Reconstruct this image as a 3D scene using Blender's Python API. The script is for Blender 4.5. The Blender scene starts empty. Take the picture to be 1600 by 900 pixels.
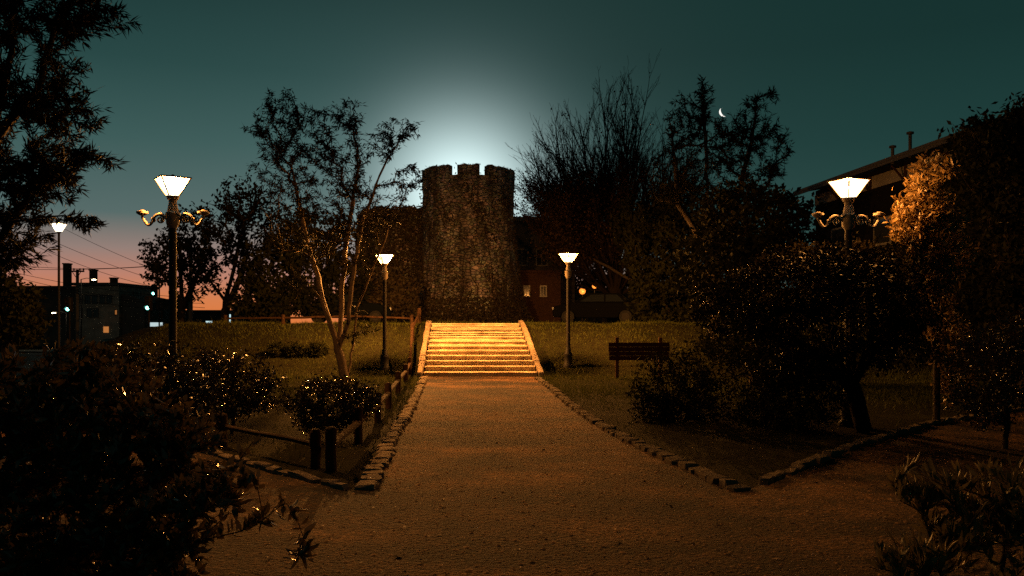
import bpy, bmesh, math, random
import numpy as np
from mathutils import Vector, Matrix

R = math.radians
rnd = random.Random(7)
sc = bpy.context.scene
col = sc.collection

# ------------------------------------------------------------------ camera, sky, sun, exposure
F = 1300.0            # focal length in photo pixels (1600 wide)
EYE = 1.6
cd = bpy.data.cameras.new('camera'); cam = bpy.data.objects.new('camera', cd); col.objects.link(cam)
cam.location = (0, 0, EYE); cam.rotation_euler = (R(90), 0, 0)
cd.sensor_width = 36; cd.lens = 36 * F / 1600; cd.shift_y = 55 / 1600
cd.clip_start = 0.05; cd.clip_end = 6000
sc.camera = cam

def lin(r, g, b):
    f = lambda c: c / 12.92 if c <= 0.04045 else ((c + 0.055) / 1.055) ** 2.4
    return (f(r / 255), f(g / 255), f(b / 255), 1)

w = bpy.data.worlds.new('World'); sc.world = w; w.use_nodes = True
nt = w.node_tree; nt.nodes.clear()
N = nt.nodes.new; L = nt.links.new
def wmath(op, a, b=None, c=None, clamp=False):
    n = N('ShaderNodeMath'); n.operation = op; n.use_clamp = clamp
    for i, v in enumerate((a, b, c)):
        if v is None: continue
        if isinstance(v, (int, float)): n.inputs[i].default_value = v
        else: L(v, n.inputs[i])
    return n.outputs[0]
def wramp(fac, stops):
    n = N('ShaderNodeValToRGB'); e = n.color_ramp.elements
    while len(e) < len(stops): e.new(0.5)
    for el, (p, c) in zip(e, stops): el.position = p; el.color = (c[0], c[1], c[2], 1)
    L(fac, n.inputs[0]); return n.outputs[0]
def wdot(v):
    n = N('ShaderNodeVectorMath'); n.operation = 'DOT_PRODUCT'; L(tc.outputs['Generated'], n.inputs[0])
    n.inputs[1].default_value = Vector(v).normalized(); return n.outputs['Value']
tc = N('ShaderNodeTexCoord')
sep = N('ShaderNodeSeparateXYZ'); L(tc.outputs['Generated'], sep.inputs[0])
zz = wmath('MULTIPLY', wmath('MAXIMUM', sep.outputs[2], 0.0), 2.0, clamp=True)      # 0..0.5 -> 0..1
def st(*a): return [(z * 2, c) for z, c in a]
# dusk side: orange horizon that turns teal; far side: plain teal
dusk = wramp(zz, st((0, (.72, .18, .035)), (.027, (.64, .20, .07)), (.053, (.47, .205, .145)), (.082, (.27, .20, .18)),
                    (.12, (.076, .138, .137)), (.2, (.035, .098, .094)), (.28, (.0145, .058, .055)), (.38, (.006, .032, .030)), (.5, (.003, .017, .015))))
far = wramp(zz, st((0, (.040, .065, .06)), (.1, (.021, .064, .059)), (.2, (.0105, .044, .040)), (.3, (.0065, .030, .027)),
                   (.38, (.0055, .028, .025)), (.5, (.003, .018, .016))))
azi = wmath('DIVIDE', wmath('ADD', wdot((-.42, 1, 0)), -.80), .16, clamp=True)
sm = N('ShaderNodeMapRange'); sm.interpolation_type = 'SMOOTHSTEP'; L(azi, sm.inputs[0])
mix = N('ShaderNodeMix'); mix.data_type = 'RGBA'; L(sm.outputs[0], mix.inputs[0]); L(far, mix.inputs[6]); L(dusk, mix.inputs[7])
# brightest part of the after-glow, low in the sky behind the tower
th = wmath('ARCCOSINE', wmath('MINIMUM', wdot((-78, 1300, 196)), 1.0))
glow = wmath('ADD', wmath('MULTIPLY', wmath('EXPONENT', wmath('MULTIPLY', wmath('POWER', wmath('DIVIDE', th, .074), 1.75), -1)), 1.15),
             wmath('MULTIPLY', wmath('EXPONENT', wmath('DIVIDE', th, -.11)), .10))
gm = N('ShaderNodeMix'); gm.data_type = 'RGBA'; gm.blend_type = 'ADD'; gm.inputs[0].default_value = 1
gc = N('ShaderNodeVectorMath'); gc.operation = 'SCALE'; gc.inputs[0].default_value = (.80, .98, .98); L(glow, gc.inputs['Scale'])
rear = N('ShaderNodeMapRange'); rear.interpolation_type = 'SMOOTHSTEP'; L(wdot((-.3, 1, 0)), rear.inputs[0]); rear.inputs[1].default_value = -.5; rear.inputs[2].default_value = .8; rear.inputs[3].default_value = .6; rear.inputs[4].default_value = 1
rsc = N('ShaderNodeVectorMath'); rsc.operation = 'SCALE'; L(mix.outputs[2], rsc.inputs[0]); L(rear.outputs[0], rsc.inputs['Scale'])
L(rsc.outputs[0], gm.inputs[6]); L(gc.outputs[0], gm.inputs[7])
sky = N('ShaderNodeTexSky'); sky.sky_type = 'NISHITA'; sky.sun_disc = False
sky.sun_elevation = R(0); sky.sun_rotation = R(-22); sky.dust_density = 2
sk = N('ShaderNodeMix'); sk.data_type = 'RGBA'; sk.blend_type = 'ADD'; sk.inputs[0].default_value = .004
L(gm.outputs[2], sk.inputs[6]); L(sky.outputs[0], sk.inputs[7])
bg = N('ShaderNodeBackground'); bg.inputs[1].default_value = 1.0; L(sk.outputs[2], bg.inputs[0])
wo = N('ShaderNodeOutputWorld'); L(bg.outputs[0], wo.inputs[0])

sd = bpy.data.lights.new('sun', 'SUN'); sd.energy = 0.012; sd.angle = R(12); sd.color = (1, .72, .5)
so = bpy.data.objects.new('sun', sd); col.objects.link(so)
so.rotation_euler = Vector((.37, -.93, -.06)).to_track_quat('-Z', 'Y').to_euler()

sc.view_settings.view_transform = 'Standard'; sc.view_settings.look = 'None'
sc.view_settings.exposure = 0; sc.view_settings.gamma = 1; sc.view_settings.use_curve_mapping = False
sc.render.engine = 'CYCLES'
cy = sc.cycles
cy.use_denoising = False
cy.max_bounces = 5; cy.diffuse_bounces = 2; cy.glossy_bounces = 2; cy.transmission_bounces = 3; cy.transparent_max_bounces = 8
cy.sample_clamp_indirect = 2; cy.caustics_reflective = False; cy.caustics_refractive = False

LAMP_W = 2400.0
LAMP_COL = (1.0, .42, .095)

# ------------------------------------------------------------------ helpers
def at(px, py, d): return Vector(((px - 800) * d / F, d, EYE + (505 - py) * d / F))
def sstep(a, b, v):
    t = np.clip((np.asarray(v, float) - a) / (b - a), 0, 1); return t * t * (3 - 2 * t)
PLAT = 1.58
def H(x, y):
    x = np.asarray(x, float); y = np.asarray(y, float)
    h = PLAT * sstep(24.7, 31.0, y) * sstep(-19, -12.5, x)
    h = h + .055 * np.sin(x * 1.3 + y * .4) * np.sin(x * 2.9 - y * .5 + 1) * sstep(25, 28, y) * (1 - sstep(32.5, 34, y)) * sstep(.6, 2.2, np.abs(x + 1.2) - 1.7)
    h = h - .8 * (1 - sstep(-20, -12.5, x)) * sstep(12, 24, y)
    return h
def Hf(x, y): return float(H(x, y))

MATS = {}
def mat(name, base, rough=.8, spec=.3, var=None, scale=6, bump=0, bscale=40, metal=0, transl=0, detail=6, emit=None, estr=0, coat=0):
    if name in MATS: return MATS[name]
    m = bpy.data.materials.new(name); m.use_nodes = True; t = m.node_tree
    b = t.nodes['Principled BSDF']
    b.inputs['Base Color'].default_value = (*base, 1); b.inputs['Roughness'].default_value = rough
    b.inputs['Specular IOR Level'].default_value = spec; b.inputs['Metallic'].default_value = metal
    tc = t.nodes.new('ShaderNodeTexCoord')
    if var is not None:
        n = t.nodes.new('ShaderNodeTexNoise'); n.inputs['Scale'].default_value = scale; n.inputs['Detail'].default_value = detail
        n.inputs['Roughness'].default_value = .65
        t.links.new(tc.outputs['Object'], n.inputs['Vector'])
        r = t.nodes.new('ShaderNodeValToRGB'); r.color_ramp.elements[0].position = .32; r.color_ramp.elements[1].position = .68
        r.color_ramp.elements[0].color = (*base, 1); r.color_ramp.elements[1].color = (*var, 1)
        t.links.new(n.outputs[0], r.inputs[0]); t.links.new(r.outputs[0], b.inputs['Base Color'])
    if bump:
        n2 = t.nodes.new('ShaderNodeTexNoise'); n2.inputs['Scale'].default_value = bscale; n2.inputs['Detail'].default_value = 5
        t.links.new(tc.outputs['Object'], n2.inputs['Vector'])
        bp = t.nodes.new('ShaderNodeBump'); bp.inputs['Strength'].default_value = bump; bp.inputs['Distance'].default_value = .05
        t.links.new(n2.outputs[0], bp.inputs['Height']); t.links.new(bp.outputs[0], b.inputs['Normal'])
    if transl:
        tr = t.nodes.new('ShaderNodeBsdfTranslucent')
        if var is not None: t.links.new(r.outputs[0], tr.inputs[0])
        else: tr.inputs[0].default_value = (*base, 1)
        mx = t.nodes.new('ShaderNodeMixShader'); mx.inputs[0].default_value = transl
        t.links.new(b.outputs[0], mx.inputs[1]); t.links.new(tr.outputs[0], mx.inputs[2])
        t.links.new(mx.outputs[0], t.nodes['Material Output'].inputs[0])
    if emit is not None:
        b.inputs['Emission Color'].default_value = (*emit, 1); b.inputs['Emission Strength'].default_value = estr
    MATS[name] = m; return m

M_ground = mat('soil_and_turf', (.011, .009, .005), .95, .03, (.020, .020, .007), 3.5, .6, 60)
M_stone = mat('worn_stone', (.28, .215, .155), .9, .1, (.14, .105, .075), 9, .5, 60)
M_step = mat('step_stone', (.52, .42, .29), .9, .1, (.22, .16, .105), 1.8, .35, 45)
M_wood = mat('weathered_log', (.05, .026, .013), .9, .08, (.02, .011, .0065), 7, .5, 50)
M_iron = mat('dark_iron', (.014, .013, .013), .6, .2, (.022, .019, .017), 14, .15, 80)
M_capital = mat('pale_cast_iron', (.26, .22, .17), .6, .4, (.16, .13, .10), 14, .2, 70)
M_bark = mat('bark', (.055, .042, .03), .9, .15, (.028, .022, .016), 12, .7, 40)
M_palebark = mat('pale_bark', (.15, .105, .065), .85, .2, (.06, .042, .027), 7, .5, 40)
M_brick = mat('old_brick', (.10, .052, .034), .9, .1, (.06, .034, .024), 5, .4, 30)
M_plaster = mat('grey_plaster', (.20, .19, .17), .9, .2, (.11, .105, .095), 1.3, .2, 12)
M_plaster2 = mat('dark_plaster', (.06, .058, .056), .9, .2, (.04, .038, .037), 1.1, .2, 12)
M_dark = mat('dark_boarding', (.007, .0065, .006), .9, .04, (.005, .0045, .004), 1.5, .2, 12)
M_roof = mat('roof_sheet', (.035, .034, .034), .7, .3, (.05, .047, .045), 2, .2, 20)
M_glass = mat('dark_glass', (.015, .018, .02), .08, .6)
M_white = mat('white_paint', (.55, .52, .46), .6, .3)
M_asphalt = mat('asphalt', (.045, .044, .043), .9, .25, (.06, .058, .055), 8, .3, 90)
M_paving = mat('paving', (.20, .18, .15), .9, .2, (.13, .115, .10), 3, .3, 40)
M_rubber = mat('rubber', (.012, .012, .012), .8, .3)
M_steel = mat('galvanised_steel', (.28, .28, .27), .45, .5, (.2, .2, .2), 9, metal=.6)
def emis(name, c, s, base=(.5, .5, .5)):
    m = mat(name, base, .4, .3, emit=c, estr=s); m.cycles.emission_sampling = 'NONE'; return m
M_bulb = emis('bulb_glow', (1, .74, .42), 9)
M_green = emis('green_signal_glow', (.22, 1, .82), 9)
M_orangelamp = emis('sodium_glow', (1, .25, .03), 1.9, (.03, .02, .01))
M_whitesign = emis('lit_white_sign', (.62, .78, .80), .8)
M_shop = emis('lit_shop_glass', (.60, .85, .88), 1.0)
M_warmwin = emis('lit_warm_window', (1, .36, .09), .45, (.1, .06, .03))
M_redlight = emis('tail_light_glow', (1, .13, .03), 2.2)
M_headlamp = mat('clear_lamp_glass', (.6, .62, .62), .1, .6)

def lampglass(name='frosted_lamp_glass', c=(1, .84, .60, 1), k=1.25):
    m = bpy.data.materials.new(name); m.use_nodes = True; t = m.node_tree; t.nodes.clear()
    e = t.nodes.new('ShaderNodeEmission'); e.inputs[0].default_value = c; e.inputs[1].default_value = k
    tr = t.nodes.new('ShaderNodeBsdfTransparent'); tr.inputs[0].default_value = (.9, .86, .8, 1)
    a = t.nodes.new('ShaderNodeAddShader'); o = t.nodes.new('ShaderNodeOutputMaterial')
    t.links.new(e.outputs[0], a.inputs[0]); t.links.new(tr.outputs[0], a.inputs[1]); t.links.new(a.outputs[0], o.inputs[0])
    m.cycles.emission_sampling = 'NONE'; return m
M_lampglass = lampglass()
M_amberglass = lampglass('amber_lamp_glass', (1, .68, .34, 1), .9)

def tag(o, label=None, cat=None, group=None, kind=None):
    if label: o['label'] = label
    if cat: o['category'] = cat
    if group: o['group'] = group
    if kind: o['kind'] = kind
    return o
def empty(name, loc=(0, 0, 0), rz=0):
    o = bpy.data.objects.new(name, None); col.objects.link(o); o.location = loc; o.rotation_euler = (0, 0, rz); o.empty_display_size = .2
    return o
def link(name, me, m=None, parent=None, loc=None, rot=None, scale=None):
    o = bpy.data.objects.new(name, me); col.objects.link(o)
    if m is not None and not me.materials: me.materials.append(m)
    if parent is not None: o.parent = parent
    if loc is not None: o.location = loc
    if rot is not None: o.rotation_euler = rot
    if scale is not None: o.scale = scale
    return o
def npmesh(name, V, Q, m=None, smooth=False):
    """V (n,3), Q (m,k) faces that all have k corners"""
    V = np.asarray(V, np.float32); Q = np.asarray(Q, np.int32); k = Q.shape[1]
    me = bpy.data.meshes.new(name)
    me.vertices.add(len(V)); me.vertices.foreach_set('co', V.ravel())
    me.loops.add(Q.size); me.loops.foreach_set('vertex_index', Q.ravel())
    me.polygons.add(len(Q)); me.polygons.foreach_set('loop_start', np.arange(0, Q.size, k, dtype=np.int32))
    me.update(calc_edges=True)
    if smooth: me.polygons.foreach_set('use_smooth', np.ones(len(Q), bool))
    if m is not None: me.materials.append(m)
    return me

class MB:
    def __init__(s): s.V = []; s.F = []
    def add(s, V, Fc):
        o = len(s.V); s.V += [tuple(v) for v in V]; s.F += [tuple(i + o for i in f) for f in Fc]; return s
    def box(s, c, size, rz=0, rx=0, ry=0):
        m = Matrix.Translation(c) @ Matrix.Rotation(rz, 4, 'Z') @ Matrix.Rotation(ry, 4, 'Y') @ Matrix.Rotation(rx, 4, 'X')
        a, b, d = (v / 2 for v in size)
        V = [m @ Vector((x, y, z)) for x in (-a, a) for y in (-b, b) for z in (-d, d)]
        return s.add(V, [(0, 1, 3, 2), (4, 6, 7, 5), (0, 4, 5, 1), (2, 3, 7, 6), (0, 2, 6, 4), (1, 5, 7, 3)])
    def prism(s, poly, y0, y1, axis='y'):
        """poly of (a,b) extruded: axis y -> (a,y,b); axis z -> (a,b,z)"""
        n = len(poly)
        if axis == 'y': V = [(a, y0, b) for a, b in poly] + [(a, y1, b) for a, b in poly]
        elif axis == 'x': V = [(y0, a, b) for a, b in poly] + [(y1, a, b) for a, b in poly]
        else: V = [(a, b, y0) for a, b in poly] + [(a, b, y1) for a, b in poly]
        return s.add(V, [tuple(range(n))[::-1], tuple(range(n, 2 * n))] + [(i, (i + 1) % n, (i + 1) % n + n, i + n) for i in range(n)])
    def lathe(s, prof, n=16, c=(0, 0, 0), a0=0):
        V = []; c = Vector(c)
        for r, z in prof:
            for i in range(n):
                a = a0 + 2 * math.pi * i / n; V.append((c.x + r * math.cos(a), c.y + r * math.sin(a), c.z + z))
        Fc = []
        for j in range(len(prof) - 1):
            for i in range(n):
                k = (i + 1) % n; Fc.append((j * n + i, j * n + k, (j + 1) * n + k, (j + 1) * n + i))
        Fc.append(tuple(range(n))[::-1]); Fc.append(tuple((len(prof) - 1) * n + i for i in range(n)))
        return s.add(V, Fc)
    def tube(s, pts, rad, n=8):
        pts = [Vector(p) for p in pts]
        if isinstance(rad, (int, float)): rad = [rad] * len(pts)
        V = []; up = Vector((0, 0, 1))
        prev = None
        for i, p in enumerate(pts):
            d = (pts[min(i + 1, len(pts) - 1)] - pts[max(i - 1, 0)]).normalized()
            u = (prev - d * prev.dot(d)) if prev is not None else d.cross(up if abs(d.z) < .95 else Vector((1, 0, 0)))
            u.normalize(); prev = u; v = d.cross(u)
            for k in range(n):
                a = 2 * math.pi * k / n; V.append(p + (u * math.cos(a) + v * math.sin(a)) * rad[i])
        Fc = []
        for j in range(len(pts) - 1):
            for k in range(n):
                q = (k + 1) % n; Fc.append((j * n + k, j * n + q, (j + 1) * n + q, (j + 1) * n + k))
        Fc.append(tuple(range(n))[::-1]); Fc.append(tuple((len(pts) - 1) * n + i for i in range(n)))
        return s.add(V, Fc)
    def mesh(s, name, m=None, smooth=False, bevel=0, seg=1):
        me = bpy.data.meshes.new(name); me.from_pydata(s.V, [], s.F)
        bm = bmesh.new(); bm.from_mesh(me); bmesh.ops.recalc_face_normals(bm, faces=bm.faces)
        if bevel: bmesh.ops.bevel(bm, geom=[e for e in bm.edges], offset=bevel, segments=seg, affect='EDGES', clamp_overlap=True)
        bm.to_mesh(me); bm.free()
        if smooth:
            for p in me.polygons: p.use_smooth = True
            try: me.set_sharp_from_angle(angle=R(40))
            except Exception: pass
        if m is not None: me.materials.append(m)
        return me
    def build(s, name, m, parent=None, loc=None, smooth=False, bevel=0, seg=1, rot=None):
        return link(name, s.mesh(name, m, smooth, bevel, seg), None, parent, loc, rot)

def copy_tree(o, parent=None):
    c = o.copy(); col.objects.link(c)
    if parent is not None: c.parent = parent
    for ch in list(o.children): copy_tree(ch, c)
    return c

# ------------------------------------------------------------------ ground, paths, street
def ground_sheet():
    def axis(fine0, fine1, st_, far):
        a = list(np.arange(fine0, fine1 + 1e-6, st_)); x = fine1; s = st_
        while x < far: s *= 1.5; x += s; a.append(x)
        x = fine0; s = st_; b = []
        while x > -far: s *= 1.5; x -= s; b.append(x)
        return np.array(b[::-1] + a)
    X = axis(-24, 16, .4, 150); Y = axis(-4, 36, .4, 150)
    gx, gy = np.meshgrid(X, Y); z = H(gx, gy)
    rs = np.random.RandomState(3)
    inside = (np.abs(gx) < 30) & (gy < 50)
    z = z + np.where(inside, rs.normal(0, .006, gx.shape), 0) - .02 * 0
    V = np.stack([gx, gy, z], -1).reshape(-1, 3); nx = len(X); ny = len(Y)
    i = np.arange(nx - 1)[None, :] + np.arange(ny - 1)[:, None] * nx
    Q = np.stack([i, i + 1, i + nx + 1, i + nx], -1).reshape(-1, 4)
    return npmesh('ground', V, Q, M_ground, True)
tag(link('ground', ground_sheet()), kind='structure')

def gk(px, py, z=.07):       # pixel of a point on the level ground -> plan position
    d = F * (EYE - z) / (py - 505); return ((px - 800) * d / F, d)
LK = [gk(*p) for p in ((663, 588), (651, 613), (640, 636), (622, 664), (604, 693), (593, 716), (582, 738), (569, 757))]
LA = [gk(*p) for p in ((569, 757), (544, 756), (494, 744), (425, 728), (375, 714), (328, 701))]; LA.append((-5.6, 12.3)); LA.append((-8.2, 14.6))
RK = [gk(*p) for p in ((840, 589), (862, 604), (890, 627), (930, 655), (980, 682), (1040, 708), (1090, 730), (1140, 752), (1166, 758))]
RA = [gk(*p) for p in ((1166, 758), (1190, 748), (1240, 728), (1290, 708), (1340, 690))]; RA.append((6.6, 13.1)); RA.append((9.5, 15.4))

def gravel_mat():
    m = bpy.data.materials.new('gravel'); m.use_nodes = True; t = m.node_tree; b = t.nodes['Principled BSDF']
    b.inputs['Roughness'].default_value = .9; b.inputs['Specular IOR Level'].default_value = .15
    tc = t.nodes.new('ShaderNodeTexCoord')
    n1 = t.nodes.new('ShaderNodeTexNoise'); n1.inputs['Scale'].default_value = .9; n1.inputs['Detail'].default_value = 8; n1.inputs['Roughness'].default_value = .7
    n2 = t.nodes.new('ShaderNodeTexVoronoi'); n2.inputs['Scale'].default_value = 42
    n3 = t.nodes.new('ShaderNodeTexNoise'); n3.inputs['Scale'].default_value = 30; n3.inputs['Detail'].default_value = 6
    for n in (n1, n2, n3): t.links.new(tc.outputs['Object'], n.inputs['Vector'])
    r = t.nodes.new('ShaderNodeValToRGB'); e = r.color_ramp.elements
    e[0].position = .40; e[0].color = (.024, .011, .004, 1); e[1].position = .62; e[1].color = (.160, .078, .027, 1)
    t.links.new(n1.outputs[0], r.inputs[0])
    mx = t.nodes.new('ShaderNodeMix'); mx.data_type = 'RGBA'; mx.blend_type = 'MULTIPLY'; mx.inputs[0].default_value = .85
    r2 = t.nodes.new('ShaderNodeValToRGB'); r2.color_ramp.elements[0].color = (.12, .11, .1, 1); r2.color_ramp.elements[1].color = (1.6, 1.5, 1.4, 1)
    r2.color_ramp.elements[0].position = .3; r2.color_ramp.elements[1].position = .7
    sp = t.nodes.new('ShaderNodeSeparateColor'); t.links.new(n2.outputs['Color'], sp.inputs[0])
    ad = t.nodes.new('ShaderNodeMath'); ad.operation = 'MULTIPLY_ADD'; ad.inputs[1].default_value = .5; ad.inputs[2].default_value = 0
    t.links.new(sp.outputs[0], ad.inputs[0])
    ad2 = t.nodes.new('ShaderNodeMath'); ad2.operation = 'MULTIPLY_ADD'; ad2.inputs[1].default_value = .5
    t.links.new(n3.outputs[0], ad2.inputs[0]); t.links.new(ad.outputs[0], ad2.inputs[2])
    t.links.new(ad2.outputs[0], r2.inputs[0])
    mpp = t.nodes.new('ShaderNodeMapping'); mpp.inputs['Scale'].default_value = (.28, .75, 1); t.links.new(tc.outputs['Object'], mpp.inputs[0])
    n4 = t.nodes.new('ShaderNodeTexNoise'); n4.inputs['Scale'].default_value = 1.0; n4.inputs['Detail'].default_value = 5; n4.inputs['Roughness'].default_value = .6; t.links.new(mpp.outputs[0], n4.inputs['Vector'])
    r4 = t.nodes.new('ShaderNodeValToRGB'); r4.color_ramp.elements[0].position = .40; r4.color_ramp.elements[1].position = .58; r4.color_ramp.elements[0].color = (.20, .19, .18, 1); r4.color_ramp.elements[1].color = (1.15, 1.15, 1.1, 1); t.links.new(n4.outputs[0], r4.inputs[0])  # dark stretched bands: shadows across the path painted into the gravel colour
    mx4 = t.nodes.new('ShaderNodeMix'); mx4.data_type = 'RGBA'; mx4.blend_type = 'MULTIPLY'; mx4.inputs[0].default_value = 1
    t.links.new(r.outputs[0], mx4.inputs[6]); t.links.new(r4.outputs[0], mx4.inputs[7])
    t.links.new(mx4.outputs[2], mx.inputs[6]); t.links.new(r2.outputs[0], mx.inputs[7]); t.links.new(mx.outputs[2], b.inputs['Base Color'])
    bp = t.nodes.new('ShaderNodeBump'); bp.inputs['Strength'].default_value = 1; bp.inputs['Distance'].default_value = .045
    t.links.new(ad2.outputs[0], bp.inputs['Height']); t.links.new(bp.outputs[0], b.inputs['Normal'])
    return m
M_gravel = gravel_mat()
PATH = LK[::-1][0:0] + [(-14, 2.0)] + [(-10.5, 16.4)] + LA[::-1] + LK[::-1][1:] + [(-2.62, 24.72), (.76, 24.72)] + RK + RA[1:] + [(12, 17), (14, 2.0), (14, -6), (-14, -6)]
def pip(px, py, poly):
    ins = np.zeros(len(px), bool); n = len(poly); j = n - 1
    for i in range(n):
        xi, yi = poly[i]; xj, yj = poly[j]
        c = ((yi > py) != (yj > py)) & (px < (xj - xi) * (py - yi) / ((yj - yi) or 1e-9) + xi); ins ^= c; j = i
    return ins
def gravel_sheet():
    bm = bmesh.new(); vs = [bm.verts.new((x, y, 0.016)) for x, y in PATH]; bm.faces.new(vs)
    bmesh.ops.triangulate(bm, faces=bm.faces); bmesh.ops.recalc_face_normals(bm, faces=bm.faces)
    if next(iter(bm.faces)).normal.z < 0: bmesh.ops.reverse_faces(bm, faces=bm.faces)
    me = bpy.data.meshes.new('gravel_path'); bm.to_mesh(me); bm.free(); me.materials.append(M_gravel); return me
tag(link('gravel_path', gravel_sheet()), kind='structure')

# loose pebbles on the path
def pebbles(n=60000):
    rs = np.random.RandomState(11)
    d = 3.8 + (rs.rand(n) ** 1.9) * 20; a = (rs.rand(n) - .5) * 1.5
    x = a * d; ok = pip(x, d, PATH); x = x[ok]; d = d[ok]; n = len(x)
    s = rs.lognormal(math.log(.0075), .5, n); s = np.clip(s, .003, .03)
    base = np.array([(1, 0, 0), (.3, .95, .0), (-.8, .6, 0), (-.8, -.6, 0), (.3, -.95, 0), (.1, .05, .42)])
    th = rs.rand(n) * 6.28; c, sn = np.cos(th), np.sin(th)
    B = base[None] * (1 + rs.normal(0, .18, (n, 6, 3)))
    V = np.stack([B[..., 0] * c[:, None] - B[..., 1] * sn[:, None], B[..., 0] * sn[:, None] + B[..., 1] * c[:, None], B[..., 2]], -1) * s[:, None, None]
    V += np.stack([x, d, np.full(n, .015)], -1)[:, None]
    f = np.array([(0, 1, 5), (1, 2, 5), (2, 3, 5), (3, 4, 5), (4, 0, 5)])
    Q = (f[None] + (np.arange(n) * 6)[:, None, None]).reshape(-1, 3)
    return npmesh('pebbles', V.reshape(-1, 3), Q, mat('pebble', (.34, .175, .072), .85, .15, (.11, .056, .024), 31))
tag(link('pebbles', pebbles()), 'small loose pebbles strewn over the gravel path', 'gravel', kind='stuff')

# grass
def grass():
    rs = np.random.RandomState(5); n = 150000
    d = 7 + (rs.rand(n) ** .8) * 26; x = (rs.rand(n) - .5) * 1.5 * d
    ok = ~pip(x, d, PATH) & (x > -13) & (x < 13)
    ok &= ~((d > 24.4) & (d < 30.9) & (x > -3.15 - .03 * (d - 27)) & (x < 1.05 - .09 * (d - 24.7)))
    ok &= rs.rand(n) < np.clip((d - 13.5 - 1.2 * np.sin(x * 1.1)) / 4.5, .05, 1)      # soil in left bed; right turf thinned to dark soil, imitating lamplight falloff
    x = x[ok]; d = d[ok]; n = len(x); z = H(x, d)
    patch = np.sin(x * 1.7 + np.sin(d * .9)) * .5 + np.sin(d * 1.3 + x * .6) * .5
    h = (.05 + .05 * rs.rand(n)) * (1 + .45 * patch); a = rs.rand(n) * 6.28; wd = .006 + .008 * rs.rand(n); h = h * np.where(rs.rand(n) < .06, 2.1, 1)
    p = np.stack([x, d, z - .005], -1); s = np.stack([np.cos(a), np.sin(a), 0 * a], -1) * wd[:, None]
    lean = np.stack([rs.normal(0, .5, n), rs.normal(0, .5, n), np.ones(n)], -1); tip = p + lean * h[:, None]
    V = np.stack([p - s, p + s, tip], 1).reshape(-1, 3)
    Q = np.arange(n * 3).reshape(-1, 3)
    return npmesh('grass', V, Q, mat('grass_blade', (.015, .024, .005), .75, .1, (.075, .078, .015), 2.2, transl=.25))
tag(link('grass', grass()), 'short rough grass on the slopes beside the stairs', 'grass', kind='stuff')

# plateau lane behind the top of the stairs and the sunken street on the left
def strip(name, pts, m, z):
    bm = bmesh.new(); bm.faces.new([bm.verts.new((x, y, z)) for x, y in pts]); me = bpy.data.meshes.new(name)
    bmesh.ops.recalc_face_normals(bm, faces=bm.faces); bm.to_mesh(me); bm.free(); me.materials.append(m)
    if me.polygons[0].normal.z < 0: me.flip_normals()
    return tag(link(name, me), kind='structure')
strip('lane', [(-11, 34.5), (30, 34.5), (30, 45), (-11, 45)], M_asphalt, PLAT + .012)
strip('landing', [(-3.0, 31.05), (.3, 31.05), (.3, 34.5), (-3.2, 34.5)], M_paving, PLAT + .014)
strip('street', [(-200, 42), (-20.5, 30), (-20.5, 66), (-200, 80)], M_asphalt, -.788)
strip('pavement', [(-200, 80.2), (-20.5, 66.2), (-20.5, 70.5), (-200, 84)], M_paving, -.70)

# ------------------------------------------------------------------ kerb stones
def stone_mesh(i):
    r = random.Random(100 + i); bm = bmesh.new(); bmesh.ops.create_cube(bm, size=1)
    bmesh.ops.bevel(bm, geom=list(bm.edges), offset=.13, segments=1, affect='EDGES')
    for v in bm.verts: v.co += Vector((r.uniform(-.10, .10), r.uniform(-.09, .09), r.uniform(-.08, .08)))
    me = bpy.data.meshes.new('kerb_stone'); bm.to_mesh(me); bm.free(); me.materials.append(M_stone); return me
STONES = [stone_mesh(i) for i in range(7)]
def walk(pts, step):
    out = []; acc = 0; i = 0
    P = [Vector(p) for p in pts]; pos = P[0]; nxt = step() / 2
    for a, b in zip(P, P[1:]):
        ln = (b - a).length; t = nxt - acc
        while t < ln:
            out.append((a + (b - a) * (t / ln), math.atan2((b - a).y, (b - a).x))); g = step(); nxt += g; t += g
        acc += ln
    return out
def kerb(label, runs):
    first = runs[0][0][0]; e = empty('stone_kerb', (first[0], first[1], 0)); tag(e, label, 'kerb', 'stone kerbs along the gravel path')
    for pts, across, lo, hi in runs:
        sizes = []
        def stp(): s = rnd.uniform(lo, hi); sizes.append(s); return s
        for k, (p, a) in enumerate(walk(pts, stp)):
            s = sizes[k]
            link('kerb_stone', STONES[rnd.randrange(7)], None, e, (p.x - first[0] + rnd.uniform(-.02, .02), p.y - first[1] + rnd.uniform(-.02, .02), .0 + rnd.uniform(-.014, .014)),
                 (rnd.uniform(-.05, .05), rnd.uniform(-.05, .05), a + rnd.uniform(-.10, .10)), (s * .97, across * rnd.uniform(.75, 1.18), .135))
    return e
kerb('row of flat pale kerb stones along the left edge of the path, turning left at a corner', [(LK[::-1], .19, .12, .23), (LA[1:], .11, .2, .36)])
M_shadestone = mat('shaded_stone', (.17, .135, .10), .95, .05, (.08, .066, .048), 9, .5, 60)  # darker copy of the kerb stone, shade of the right side put into its colour
DK = []
for m_ in STONES:
    c_ = m_.copy(); c_.materials.clear(); c_.materials.append(M_shadestone); DK.append(c_)
STONES = DK
kerb('curving row of shade-darkened kerb stones along the right edge of the path below the bushes', [(RK[::-1], .17, .12, .24), (RA[1:], .14, .18, .3)])

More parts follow.
